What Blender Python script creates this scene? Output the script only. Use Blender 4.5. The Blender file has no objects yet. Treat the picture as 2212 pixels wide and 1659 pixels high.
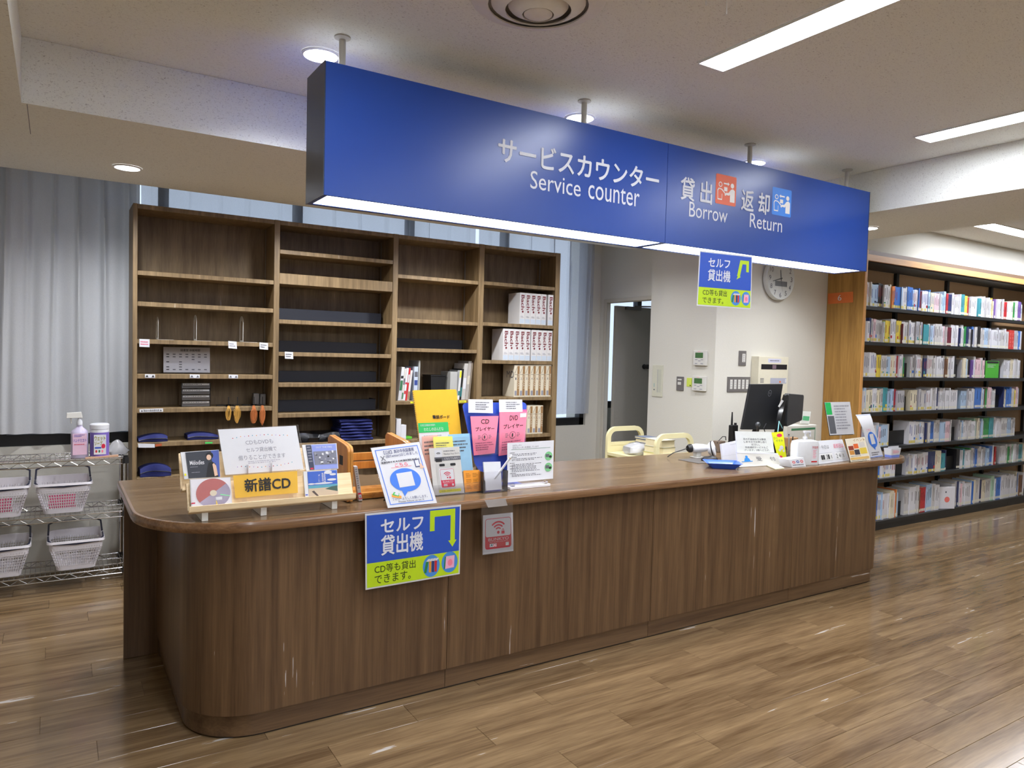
import bpy, bmesh, math, random
from mathutils import Vector, Matrix
R = random.Random(7)
S = bpy.context.scene
COL = S.collection
V = Vector

# ------------------------------------------------------------------ camera
FPX, CX, CY, H = 1563.965, 1106.0, 829.5, 1.48
YAW, PIT, ROL = math.radians(32.282), math.radians(-2.382), math.radians(1.480)
_f = V((math.sin(YAW)*math.cos(PIT), math.cos(YAW)*math.cos(PIT), math.sin(PIT)))
_r = V((math.cos(YAW), -math.sin(YAW), 0)); _u = _r.cross(_f)
CR = _r*math.cos(ROL)+_u*math.sin(ROL); CU = -_r*math.sin(ROL)+_u*math.cos(ROL); CF = _f
CAMP = V((0, 0, H))
cam = bpy.data.cameras.new('camera'); cam_o = bpy.data.objects.new('camera', cam); COL.objects.link(cam_o)
cam.sensor_fit = 'HORIZONTAL'; cam.sensor_width = 36.0; cam.lens = 36.0*FPX/2212.0; cam.clip_start = .05
cam_o.matrix_world = Matrix(((CR.x, CU.x, -CF.x, 0), (CR.y, CU.y, -CF.y, 0), (CR.z, CU.z, -CF.z, H), (0, 0, 0, 1)))
S.camera = cam_o

# ------------------------------------------------------------------ world, exposure
w = bpy.data.worlds.new('sky'); S.world = w; w.use_nodes = True
w.node_tree.nodes['Background'].inputs[0].default_value = (.60, .68, .84, 1)
w.node_tree.nodes['Background'].inputs[1].default_value = 1.5
S.view_settings.view_transform = 'Standard'; S.view_settings.look = 'None'
S.view_settings.gamma = 1; S.view_settings.use_curve_mapping = False
S.view_settings.exposure = 0.2
E_STRIP, E_DOWN, E_SIGN = 40.0, 14.0, 11.0

# ------------------------------------------------------------------ pixel -> place
def ray(x, y): return CF + CR*((x-CX)/FPX) - CU*((y-CY)/FPX)
def PY(x, y, Y): d = ray(x, y); return CAMP + d*(Y/d.y)
def PX(x, y, X): d = ray(x, y); return CAMP + d*(X/d.x)
def PZ(x, y, z): d = ray(x, y); return CAMP + d*((z-H)/d.z)

# ------------------------------------------------------------------ materials
def srgb(c):
    return tuple(((v/255)/12.92 if v/255 <= .04045 else ((v/255+.055)/1.055)**2.4) for v in c)
MATS = {}
def M(name, col, rough=.5, metal=0, var=.05, scale=40, bump=0, coat=0, emit=0, spec=.5):
    """plain procedural material: sRGB colour with a little noise"""
    if name in MATS: return MATS[name]
    m = bpy.data.materials.new(name); m.use_nodes = True; MATS[name] = m
    nt = m.node_tree; b = nt.nodes['Principled BSDF']
    c = srgb(col)
    tc = nt.nodes.new('ShaderNodeTexCoord'); n = nt.nodes.new('ShaderNodeTexNoise'); n.inputs['Scale'].default_value = scale
    n.inputs['Detail'].default_value = 3
    nt.links.new(tc.outputs['Object'], n.inputs['Vector'])
    mx = nt.nodes.new('ShaderNodeMix'); mx.data_type = 'RGBA'
    mx.inputs[6].default_value = (*[v*(1-var) for v in c], 1); mx.inputs[7].default_value = (*[min(1, v*(1+var)) for v in c], 1)
    nt.links.new(n.outputs['Fac'], mx.inputs[0]); nt.links.new(mx.outputs[2], b.inputs['Base Color'])
    b.inputs['Roughness'].default_value = rough; b.inputs['Metallic'].default_value = metal
    b.inputs['Specular IOR Level'].default_value = spec
    if coat: b.inputs['Coat Weight'].default_value = coat; b.inputs['Coat Roughness'].default_value = .08
    if bump:
        bp = nt.nodes.new('ShaderNodeBump'); bp.inputs['Strength'].default_value = bump; bp.inputs['Distance'].default_value = .004
        nt.links.new(n.outputs['Fac'], bp.inputs['Height']); nt.links.new(bp.outputs[0], b.inputs['Normal'])
    if emit:
        nt.links.new(mx.outputs[2], b.inputs['Emission Color']); b.inputs['Emission Strength'].default_value = emit
    return m

def wood(name, cols, grain, rough=.4, coat=0, fine=1.0, rand=0.0, bump=.05, detail=4):
    """grain = (sx,sy,sz) noise frequencies; cols = dark..light sRGB stops"""
    if name in MATS: return MATS[name]
    m = bpy.data.materials.new(name); m.use_nodes = True; MATS[name] = m
    nt = m.node_tree; b = nt.nodes['Principled BSDF']; N = nt.nodes.new; L = nt.links.new
    tc = N('ShaderNodeTexCoord'); mp = N('ShaderNodeMapping'); mp.inputs['Scale'].default_value = grain
    L(tc.outputs['Object'], mp.inputs['Vector'])
    n1 = N('ShaderNodeTexNoise'); n1.inputs['Scale'].default_value = 1; n1.inputs['Detail'].default_value = detail; n1.inputs['Roughness'].default_value = .6
    n1.inputs['Distortion'].default_value = .25
    L(mp.outputs[0], n1.inputs['Vector'])
    mp2 = N('ShaderNodeMapping'); mp2.inputs['Scale'].default_value = [g*6*fine for g in grain]; L(tc.outputs['Object'], mp2.inputs['Vector'])
    n2 = N('ShaderNodeTexNoise'); n2.inputs['Scale'].default_value = 1; n2.inputs['Detail'].default_value = 2; L(mp2.outputs[0], n2.inputs['Vector'])
    ad = N('ShaderNodeMath'); ad.operation = 'MULTIPLY_ADD'; ad.inputs[1].default_value = .35; L(n2.outputs['Fac'], ad.inputs[0]); 
    sb = N('ShaderNodeMath'); sb.operation = 'SUBTRACT'; sb.inputs[1].default_value = .175; L(n1.outputs['Fac'], sb.inputs[0]); L(sb.outputs[0], ad.inputs[2])
    last = ad
    if rand:
        oi = N('ShaderNodeObjectInfo')
        m1 = N('ShaderNodeMath'); m1.operation = 'MULTIPLY_ADD'; m1.inputs[1].default_value = rand; L(oi.outputs['Random'], m1.inputs[0])
        s2 = N('ShaderNodeMath'); s2.operation = 'SUBTRACT'; s2.inputs[1].default_value = rand/2; L(ad.outputs[0], s2.inputs[0]); L(s2.outputs[0], m1.inputs[2]); last = m1
        cx = N('ShaderNodeCombineXYZ'); k = N('ShaderNodeMath'); k.operation = 'MULTIPLY'; k.inputs[1].default_value = 57; L(oi.outputs['Random'], k.inputs[0])
        L(k.outputs[0], cx.inputs[0]); L(k.outputs[0], cx.inputs[1]); L(cx.outputs[0], mp.inputs['Location'])
    cr = N('ShaderNodeValToRGB'); e = cr.color_ramp.elements
    lo, hi = .28, .72
    for i, c in enumerate(cols):
        p = lo+(hi-lo)*i/(len(cols)-1)
        el = e[0] if i == 0 else (e[1] if i == len(cols)-1 else e.new(p))
        el.position = p; el.color = (*srgb(c), 1)
    L(last.outputs[0], cr.inputs[0]); L(cr.outputs[0], b.inputs['Base Color'])
    b.inputs['Roughness'].default_value = rough
    if coat: b.inputs['Coat Weight'].default_value = coat; b.inputs['Coat Roughness'].default_value = .12
    if bump:
        bp = N('ShaderNodeBump'); bp.inputs['Strength'].default_value = bump; bp.inputs['Distance'].default_value = .002
        L(ad.outputs[0], bp.inputs['Height']); L(bp.outputs[0], b.inputs['Normal'])
    return m

def emis(name, col, s):
    if name in MATS: return MATS[name]
    m = bpy.data.materials.new(name); m.use_nodes = True; MATS[name] = m
    b = m.node_tree.nodes['Principled BSDF']
    b.inputs['Base Color'].default_value = (.8, .8, .8, 1); b.inputs['Emission Color'].default_value = (*srgb(col), 1); b.inputs['Emission Strength'].default_value = s
    return m
def clear(name, col=(1, 1, 1), rough=.04, body=.0, ior=1.45, gl=1.0):
    if name in MATS: return MATS[name]
    m = bpy.data.materials.new(name); m.use_nodes = True; MATS[name] = m
    nt = m.node_tree; N = nt.nodes.new; L = nt.links.new
    out = nt.nodes['Material Output']; nt.nodes.remove(nt.nodes['Principled BSDF'])
    t = N('ShaderNodeBsdfTransparent'); t.inputs[0].default_value = (*col, 1)
    g = N('ShaderNodeBsdfGlossy'); g.inputs[0].default_value = (gl, gl, gl, 1); g.inputs[1].default_value = rough
    d = N('ShaderNodeBsdfDiffuse'); d.inputs[0].default_value = (.8, .8, .82, 1)
    fr = N('ShaderNodeFresnel'); fr.inputs[0].default_value = ior
    m0 = N('ShaderNodeMixShader'); m0.inputs[0].default_value = body; L(t.outputs[0], m0.inputs[1]); L(d.outputs[0], m0.inputs[2])
    m1 = N('ShaderNodeMixShader'); L(fr.outputs[0], m1.inputs[0]); L(m0.outputs[0], m1.inputs[1]); L(g.outputs[0], m1.inputs[2])
    L(m1.outputs[0], out.inputs[0]); return m
def sheer(name, col, see, trans):
    m = bpy.data.materials.new(name); m.use_nodes = True; MATS[name] = m
    nt = m.node_tree; N = nt.nodes.new; L = nt.links.new
    out = nt.nodes['Material Output']; nt.nodes.remove(nt.nodes['Principled BSDF'])
    d = N('ShaderNodeBsdfDiffuse'); d.inputs[0].default_value = (*srgb(col), 1)
    tl = N('ShaderNodeBsdfTranslucent'); tl.inputs[0].default_value = (*srgb(col), 1)
    t = N('ShaderNodeBsdfTransparent')
    tc = N('ShaderNodeTexCoord'); mp = N('ShaderNodeMapping'); mp.inputs['Scale'].default_value = (260, 260, 260); L(tc.outputs['Object'], mp.inputs[0])
    n = N('ShaderNodeTexNoise'); n.inputs['Scale'].default_value = 1; L(mp.outputs[0], n.inputs['Vector'])
    mm = N('ShaderNodeMath'); mm.operation = 'MULTIPLY_ADD'; mm.inputs[1].default_value = .2; mm.inputs[2].default_value = see-.1; L(n.outputs['Fac'], mm.inputs[0])
    a = N('ShaderNodeMixShader'); a.inputs[0].default_value = trans; L(d.outputs[0], a.inputs[1]); L(tl.outputs[0], a.inputs[2])
    b = N('ShaderNodeMixShader'); L(mm.outputs[0], b.inputs[0]); L(a.outputs[0], b.inputs[1]); L(t.outputs[0], b.inputs[2])
    L(b.outputs[0], out.inputs[0]); return m

def ceiling_mat():
    m = bpy.data.materials.new('ceiling_board'); m.use_nodes = True
    nt = m.node_tree; N = nt.nodes.new; L = nt.links.new; b = nt.nodes['Principled BSDF']
    tc = N('ShaderNodeTexCoord')
    mp = N('ShaderNodeMapping'); mp.inputs['Scale'].default_value = (110, 190, 190); L(tc.outputs['Object'], mp.inputs[0])
    n = N('ShaderNodeTexNoise'); n.inputs['Scale'].default_value = 1; n.inputs['Detail'].default_value = 4; n.inputs['Roughness'].default_value = .65; n.inputs['Distortion'].default_value = 1.2
    L(mp.outputs[0], n.inputs['Vector'])
    cr = N('ShaderNodeValToRGB'); e = cr.color_ramp.elements
    e[0].position = .30; e[0].color = (*srgb((176, 170, 164)), 1); e[1].position = .43; e[1].color = (*srgb((238, 239, 232)), 1)
    L(n.outputs['Fac'], cr.inputs[0]); L(cr.outputs[0], b.inputs['Base Color'])
    bp = N('ShaderNodeBump'); bp.inputs['Strength'].default_value = .5; bp.inputs['Distance'].default_value = .004
    L(cr.outputs[0], bp.inputs['Height']); L(bp.outputs[0], b.inputs['Normal'])
    b.inputs['Roughness'].default_value = .95
    return m
CEIL = ceiling_mat()
WALL = M('white_wall_paint', (214, 211, 200), .85, var=.02, scale=90, bump=.15)
PLANKC = [(96, 74, 49), (118, 94, 64), (133, 108, 76), (150, 124, 90)]
PLANK = wood('floor_plank_vinyl', PLANKC, (1.1, 16, 16), rough=.16, fine=1.2, rand=.13, bump=.03)
def floor_base_mat():
    m = bpy.data.materials.new('floor_base_vinyl'); m.use_nodes = True
    nt = m.node_tree; N = nt.nodes.new; L = nt.links.new; b = nt.nodes['Principled BSDF']
    tc = N('ShaderNodeTexCoord'); br = N('ShaderNodeTexBrick')
    br.inputs['Scale'].default_value = 1; br.inputs['Brick Width'].default_value = .92; br.inputs['Row Height'].default_value = .152; br.inputs['Mortar Size'].default_value = .0015
    br.inputs['Color1'].default_value = (.3, .3, .3, 1); br.inputs['Color2'].default_value = (.7, .7, .7, 1); br.inputs['Mortar'].default_value = (.1, .1, .1, 1)
    L(tc.outputs['Object'], br.inputs['Vector'])
    mp = N('ShaderNodeMapping'); mp.inputs['Scale'].default_value = (1.1, 16, 16); L(tc.outputs['Object'], mp.inputs[0])
    n = N('ShaderNodeTexNoise'); n.inputs['Scale'].default_value = 1; n.inputs['Detail'].default_value = 4; L(mp.outputs[0], n.inputs['Vector'])
    mx = N('ShaderNodeMix'); mx.data_type = 'RGBA'; mx.inputs[0].default_value = .45; L(n.outputs['Fac'], mx.inputs[6]); L(br.outputs[0], mx.inputs[7])
    cr = N('ShaderNodeValToRGB'); e = cr.color_ramp.elements
    for i, c in enumerate(PLANKC):
        el = e[0] if i == 0 else (e[1] if i == 3 else e.new(.28+.147*i)); el.position = .28+.147*i; el.color = (*srgb(c), 1)
    L(mx.outputs[2], cr.inputs[0]); L(cr.outputs[0], b.inputs['Base Color']); b.inputs['Roughness'].default_value = .16
    return m
WALNUT_V = wood('walnut_veneer_upright', [(76, 54, 35), (92, 68, 45), (104, 78, 53), (116, 89, 61)], (26, 26, .9), rough=.38, rand=.04)
WALNUT_H = wood('walnut_veneer_lengthwise', [(76, 55, 37), (94, 70, 48), (106, 80, 56), (118, 92, 65)], (.9, 24, 24), rough=.33, rand=.04)
TOPWOOD = wood('worktop_laminate', [(89, 69, 47), (102, 80, 56), (112, 90, 64), (123, 100, 73)], (1.0, 26, 26), rough=.24)
NOSING = wood('worktop_nosing_wood', [(96, 66, 42), (124, 90, 60), (146, 110, 76)], (1.2, 30, 30), rough=.26, coat=.4)
OAK = wood('bookcase_oak_veneer', [(104, 84, 56), (132, 110, 76), (150, 126, 90)], (30, 30, 1.6), rough=.5, rand=.05)
OAKB = wood('bookcase_back_veneer', [(102, 83, 58), (124, 103, 73), (138, 117, 85)], (24, 24, 2.0), rough=.6)
OCHRE = wood('ochre_end_panel_wood', [(140, 100, 44), (166, 122, 56), (184, 140, 70)], (16, 16, 1.2), rough=.45)
BEECH = wood('pale_beech_wood', [(214, 184, 138), (232, 206, 162), (242, 220, 180)], (2, 34, 34), rough=.45)
HONEY = wood('honey_varnished_wood', [(166, 102, 38), (196, 128, 54), (214, 150, 70)], (22, 22, 1.6), rough=.3, coat=.3)
BLK = M('black_steel', (34, 35, 36), .45, var=.08)
BLKP = M('black_plastic', (24, 24, 26), .4)
CHROME = M('chrome_wire', (205, 205, 205), .18, metal=1, var=.03)
WHITE = M('white_paper', (214, 215, 219), .6, var=.015)
OFFW = M('off_white_plastic', (214, 212, 205), .45, var=.015)
CREAM = M('cream_steel_paint', (226, 216, 168), .4, var=.02)
GREYP = M('grey_metal_plate', (112, 110, 108), .4, metal=.3)
INK = M('black_ink', (30, 30, 34), .6)
GINK = M('grey_ink', (96, 96, 104), .6)
LINK = M('light_grey_ink', (150, 150, 160), .6)
BLUEP = M('blue_print', (40, 84, 190), .55)
LIME = M('lime_print', (190, 222, 24), .55)
RED = M('red_print', (205, 40, 70), .55)
ACRY = clear('clear_acrylic', (.97, .97, .985), .05, body=.02)
GLASS = clear('window_glass', (.93, .96, .97), .02, ior=1.4)
NAVY = M('navy_cloth', (26, 34, 96), .8, var=.15, scale=60, bump=.2)
NAVYD = M('dark_navy_board', (20, 24, 36), .6)
YELC = M('yellow_cover', (246, 190, 44), .5)
PINK = M('pink_card', (246, 132, 158), .6)
SIGNB = M('sign_blue_panel', (28, 68, 152), .3, var=.02, scale=8)

# ------------------------------------------------------------------ mesh builder
class MB:
    def __init__(s): s.v = []; s.f = []; s.m = []
    def add(s, vs, fs, mi=0):
        o = len(s.v); s.v += [V(p) for p in vs]; s.f += [[i+o for i in f] for f in fs]; s.m += [mi]*len(fs); return s
    def box(s, a, b, mi=0):
        x0, y0, z0 = a; x1, y1, z1 = b
        return s.hexa([(x0, y0, z0), (x1, y0, z0), (x1, y1, z0), (x0, y1, z0), (x0, y0, z1), (x1, y0, z1), (x1, y1, z1), (x0, y1, z1)], mi)
    def hexa(s, p, mi=0):
        return s.add(p, [[0, 3, 2, 1], [4, 5, 6, 7], [0, 1, 5, 4], [1, 2, 6, 5], [2, 3, 7, 6], [3, 0, 4, 7]], mi)
    def prism(s, pts, vec, mi=0):
        n = len(pts); vec = V(vec); a = [V(p) for p in pts]
        return s.add(a+[p+vec for p in a], [list(range(n))[::-1], list(range(n, 2*n))]+[[i, (i+1) % n, n+(i+1) % n, n+i] for i in range(n)], mi)
    def rings(s, rings, closed=True, caps=True, mi=0):
        n = len(rings[0]); vs = [p for r in rings for p in r]; fs = []
        for k in range(len(rings)-1):
            for i in range(n if closed else n-1):
                j = (i+1) % n; fs.append([k*n+i, k*n+j, (k+1)*n+j, (k+1)*n+i])
        if caps and closed: fs += [list(range(n))[::-1], [len(vs)-n+i for i in range(n)]]
        return s.add(vs, fs, mi)
    def tube(s, pts, r, n=8, loop=False, mi=0):
        pts = [V(p) for p in pts]; rs = []; prev = None
        k = len(pts)
        for i, p in enumerate(pts):
            if loop: t = pts[(i+1) % k]-pts[i-1]
            else: t = pts[min(i+1, k-1)]-pts[max(i-1, 0)]
            t.normalize()
            if prev is None:
                a = V((0, 0, 1)) if abs(t.z) < .9 else V((1, 0, 0)); u = t.cross(a).normalized()
            else:
                u = (prev - t*prev.dot(t)).normalized()
            prev = u; w = t.cross(u); rr = r[i] if isinstance(r, (list, tuple)) else r
            rs.append([p+u*math.cos(2*math.pi*j/n)*rr+w*math.sin(2*math.pi*j/n)*rr for j in range(n)])
        if loop: rs.append(rs[0]); return s.rings(rs, True, False, mi)
        return s.rings(rs, True, True, mi)
    def lathe(s, c, prof, n=20, sx=1, sy=1, mi=0):
        return s.rings([[(c[0]+r*sx*math.cos(2*math.pi*j/n), c[1]+r*sy*math.sin(2*math.pi*j/n), c[2]+z) for j in range(n)] for r, z in prof], True, True, mi)
    def disc_axis(s, c, ax, prof, n=24, mi=0):
        """lathe around any axis: prof = (radius, distance along axis)"""
        ax = V(ax).normalized(); a = V((0, 0, 1)) if abs(ax.z) < .9 else V((1, 0, 0)); u = ax.cross(a).normalized(); w = ax.cross(u); c = V(c)
        return s.rings([[c+ax*d+(u*math.cos(2*math.pi*j/n)+w*math.sin(2*math.pi*j/n))*r for j in range(n)] for r, d in prof], True, True, mi)
    def out(s, name, mat, parent=None, smooth=False, bevel=0, segs=2, loc=None):
        o0 = V((0, 0, 0)); p = parent
        while p is not None: o0 += p.location; p = p.parent
        if loc is not None: o0 += V(loc)
        me = bpy.data.meshes.new(name); me.from_pydata([tuple(v-o0) for v in s.v], [], s.f)
        for m in (mat if isinstance(mat, (list, tuple)) else [mat]): me.materials.append(m)
        if isinstance(mat, (list, tuple)): me.polygons.foreach_set('material_index', s.m)
        bm = bmesh.new(); bm.from_mesh(me); bmesh.ops.recalc_face_normals(bm, faces=bm.faces)
        if bevel:
            es = [e for e in bm.edges if len(e.link_faces) == 2 and e.calc_face_angle(0) > .6]
            bmesh.ops.bevel(bm, geom=es, offset=bevel, segments=segs, affect='EDGES', profile=.5, clamp_overlap=True)
        if smooth:
            for f in bm.faces: f.smooth = True
            for e in bm.edges:
                if len(e.link_faces) == 2 and e.calc_face_angle(0) > .7: e.smooth = False
        bm.to_mesh(me); bm.free()
        o = bpy.data.objects.new(name, me); COL.objects.link(o)
        if parent is not None: o.parent = parent
        if loc is not None: o.location = loc
        return o
def tag(o, label, cat, group=None):
    o['label'] = label; o['category'] = cat
    if group: o['group'] = group
    return o
def thing(name, label, cat, loc=(0, 0, 0), group=None):
    o = bpy.data.objects.new(name, None); COL.objects.link(o); o.location = loc; o.empty_display_size = .05
    return tag(o, label, cat, group)
def struct(o): o['kind'] = 'structure'; return o
def bx(name, a, b, mat, parent=None, bevel=0, **k): return MB().box(a, b).out(name, mat, parent, bevel=bevel, **k)
def copy_tree(o, loc, rz=0, label=None, parent=None):
    c = o.copy(); COL.objects.link(c); c.parent = parent
    if parent is None:
        c.location = loc; c.rotation_euler = (0, 0, rz)
        if label: c['label'] = label
    for ch in list(o.children): copy_tree(ch, None, 0, None, c)
    return c
_ord = 'first second third fourth fifth sixth seventh eighth ninth tenth eleventh twelfth thirteenth fourteenth fifteenth sixteenth seventeenth eighteenth nineteenth'.split()
def ordn(i):
    if i <= 19: return _ord[i-1]
    t, u = divmod(i, 10); tn = 'twen thir for fif six seven eigh nine'.split()[t-2]
    return tn+'tieth' if u == 0 else tn+'ty-'+_ord[u-1]

# ------------------------------------------------------------------ flat sheets and print
class Q:
    """four world corners seen from the front; u to the right, v up"""
    def __init__(s, bl, br, tr, tl):
        s.c = [V(bl), V(br), V(tr), V(tl)]
        s.n = ((s.c[1]-s.c[0]).cross(s.c[3]-s.c[0])).normalized()
    def at(s, u, v, off=0):
        a, b, c, d = s.c
        return (a*(1-u)+b*u)*(1-v)+(d*(1-u)+c*u)*v + s.n*off
    def size(s): return (s.c[1]-s.c[0]).length, (s.c[3]-s.c[0]).length
    def pushed(s, d): return Q(*[p+s.n*d for p in s.c])
def pq(px, Yb, Yt=None):
    Yt = Yb if Yt is None else Yt
    return Q(PY(*px[0], Yb), PY(*px[1], Yb), PY(*px[2], Yt), PY(*px[3], Yt))
def qb(bl, br, tr, tl, dy, z=None):
    """sheet whose bottom edge stands on the worktop where the photo puts it, top edge dy farther back"""
    z = .8464 if z is None else z
    a, b = PZ(*bl, z), PZ(*br, z)
    return Q(a, b, PY(*tr, b.y+dy), PY(*tl, a.y+dy))
def slab(name, q, t, mat, parent=None, rad=0, bevel=0, u0=0, v0=0, u1=1, v1=1, **k):
    pts = rrect(q, u0, v0, u1, v1, rad)
    m = MB().prism([q.at(u, v) for u, v in pts], -q.n*t)
    return m.out(name, mat, parent, bevel=bevel, **k)
def rrect(q, u0, v0, u1, v1, rad, seg=4):
    if not rad: return [(u0, v0), (u1, v0), (u1, v1), (u0, v1)]
    w, h = q.size(); ru, rv = rad/w, rad/h; out = []
    for cu, cv, a0 in ((u1-ru, v0+rv, -90), (u1-ru, v1-rv, 0), (u0+ru, v1-rv, 90), (u0+ru, v0+rv, 180)):
        for k in range(seg+1):
            a = math.radians(a0+90*k/seg); out.append((cu+ru*math.cos(a), cv+rv*math.sin(a)))
    return out
def pr(q, u0, v0, u1, v1, mat, parent, name='printed_panel', off=.0008, rad=0):
    pts = rrect(q, u0, v0, u1, v1, rad)
    return MB().add([q.at(u, v, off) for u, v in pts], [list(range(len(pts)))]).out(name, mat, parent)
def pol(q, pts, mat, parent, name='printed_shape', off=.0010):
    return MB().add([q.at(u, v, off) for u, v in pts], [list(range(len(pts)))]).out(name, mat, parent)
def disc(q, cu, cv, ru, rv, mat, parent, name='printed_disc', off=.0010, n=28):
    return pol(q, [(cu+ru*math.cos(2*math.pi*i/n), cv+rv*math.sin(2*math.pi*i/n)) for i in range(n)], mat, parent, name, off)
_tx = {}
def tmesh(s, bold=0):
    if any(ord(ch) >= 0x4e00 for ch in s): bold = min(bold, .004)     # dense characters clog when emboldened
    k = (s, bold)
    if k not in _tx:
        c = bpy.data.curves.new('t', 'FONT'); c.body = s; c.size = 1; c.resolution_u = 3; c.offset = bold; c.fill_mode = 'FRONT'; c.dimensions = '2D'
        o = bpy.data.objects.new('t', c); me = bpy.data.meshes.new_from_object(o)
        vs = [(v.co.x, v.co.y) for v in me.vertices]; fs = [list(p.vertices) for p in me.polygons]
        bpy.data.objects.remove(o); bpy.data.curves.remove(c); bpy.data.meshes.remove(me)
        if vs:
            xs = [p[0] for p in vs]; ys = [p[1] for p in vs]; x0, x1, y0, y1 = min(xs), max(xs), min(ys), max(ys)
            w_, h_ = max(x1-x0, 1e-6), max(y1-y0, 1e-6)
            vs = [((x-x0)/w_, (y-y0)/h_) for x, y in vs]
        _tx[k] = (vs, fs)
    return _tx[k]
def tx(q, s, u0, v0, u1, v1, mat, parent, off=.0014, bold=0, rot=0, name='lettering', heavy=0):
    vs, fs = tmesh(s, bold)
    if heavy:      # thicker strokes: the same glyphs laid over each other, slightly shifted
        w_, h_ = q.size(); asp = (v1-v0)*h_/max((u1-u0)*w_, 1e-6); nv = len(vs); v0s, f0s = vs, fs; vs, fs = [], []
        for k, (a, b) in enumerate(((0, 0), (1, 0), (-1, 0), (0, 1), (0, -1))):
            vs = vs+[(x+a*heavy*asp, y+b*heavy) for x, y in v0s]; fs = fs+[[i+k*nv for i in f] for f in f0s]
    nl = len(vs)//(5 if heavy else 1)
    def mp(a, b, k=0):
        if rot == -90: a, b = b, 1-a       # reads top to bottom
        elif rot == 90: a, b = 1-b, a
        return q.at(u0+(u1-u0)*a, v0+(v1-v0)*b, off+.0003*k)
    return MB().add([mp(a, b, i//max(nl, 1)) for i, (a, b) in enumerate(vs)], fs).out(name, mat, parent)
def fine(q, u0, v0, u1, v1, rows, mat, parent, seed=1, fill=.55, off=.0012):
    """rows of print too small to read: short dashes"""
    r = random.Random(seed); mb = MB()
    for i in range(rows):
        vv = v1-(v1-v0)*(i+.5)/rows; hh = (v1-v0)/rows*.42/2; u = u0; end = u1-(u1-u0)*r.random()*.35
        while u < end:
            l = (u1-u0)*r.uniform(.02, .07); e = min(u+l, end)
            mb.add([q.at(u, vv-hh, off), q.at(e, vv-hh, off), q.at(e, vv+hh, off), q.at(u, vv+hh, off)], [[0, 1, 2, 3]])
            u = e+(u1-u0)*r.uniform(.006, .03)*(1/fill-.8)
    return mb.out('fine_print', mat, parent)

# ================================================================== STRUCTURE
YW, XW, XD, YWIN = 3.95, 4.367, 4.42, 5.45
ZC, ZS = 2.71, 2.445
fl = struct(bx('floor', (-2.5, -4, -.05), (11, 7, -.0035), floor_base_mat()))
# planks: one object each where the photo shows them, shared meshes
_pw, _pl = .152, .92
_pm = {}
def plank(x0, x1, y0):
    L = round(x1-x0, 3)
    if L not in _pm:
        o = MB().box((.0006, .0006, -.0034), (L-.0006, _pw-.0006, 0)).out('plank', PLANK, fl, bevel=.0008, segs=1); _pm[L] = o.data
    else:
        o = bpy.data.objects.new('plank', _pm[L]); COL.objects.link(o); o.parent = fl
    o.location = (x0, y0, 0)
def pix(p):
    d = V(p)-CAMP; z = d.dot(CF)
    return (CX+FPX*d.dot(CR)/z, CY-FPX*d.dot(CU)/z) if z > .1 else None
row = 0; npl = 0
for row in range(6, 38):
    y0 = row*_pw; x = -2.3 + (row*.37) % _pl
    while x < 9.2:
        x1 = x+_pl; show = False
        for a in (x, (x+x1)/2, x1):
            p = pix((a, y0+_pw/2, 0)); q = pix((a, y0+_pw, 0)); q0 = pix((a, y0, 0))
            if p and -60 < p[0] < 2290 and p[1] < 1720 and q and q0 and abs(q0[1]-q[1]) > 6: show = True
        if x > .45 and x1 < 4.65 and y0 > 2.86: show = False
        if show and npl < 300: plank(x, x1, y0); npl += 1
        x = x1
# ceilings
struct(bx('ceiling', (-2.5, -4, ZC), (11, 6.2, ZC+.06), CEIL))
struct(bx('ceiling_soffit', (-2.5, 3.59, ZS), (XD, 4.97, ZC-.001), CEIL))
struct(bx('ceiling_soffit', (-2.5, -4, ZS), (-.115, 3.588, ZC-.001), CEIL))
struct(bx('ceiling_beam', (4.425, -4, ZS), (5.385, YW-.002, ZC-.001), CEIL))
struct(bx('wall_bulkhead', (5.387, 3.67, 2.44), (11, YW-.002, ZC-.001), WALL))
# thin joint lines in the boards of the soffit
struct(MB().box((-.098, 3.6, ZS-.0012), (-.095, 4.1, ZS-.0001)).out('trim_1', GREYP))
# walls
struct(MB().prism([(XW, YW, 0), (11, YW, 0), (11, YW+.15, 0), (XW+.3, YW+.15, 0), (XW+.3, 4.69, 0), (XW, 4.69, 0)], (0, 0, ZC-.001)).out('wall_clock_side', WALL))
dw = MB().box((XD, 4.692, 1.985), (XD+.075, YWIN-.001, ZC-.001)).box((XD, 5.385, 0), (XD+.075, YWIN-.001, 1.985))
struct(dw.out('wall_doorway', WALL))
ww = MB().box((-2.5, YWIN, 0), (XD+.075, YWIN+.14, .82)).box((-2.5, YWIN, 2.63), (XD+.075, YWIN+.14, ZC-.001)).box((4.28, YWIN, .82), (XD+.075, YWIN+.14, 2.63)).box((-2.5, YWIN, .82), (-1.2, YWIN+.14, 2.63))
struct(ww.out('wall_window_side', WALL))
struct(bx('wall_left', (-2.6, -4, 0), (-2.501, 5.6, ZC), WALL))
struct(bx('wall_behind', (-2.5, -4.1, 0), (11, -4.001, ZC), WALL))
struct(bx('wall_right', (11.001, -4.1, 0), (11.1, 5.6, ZC), WALL))
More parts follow.
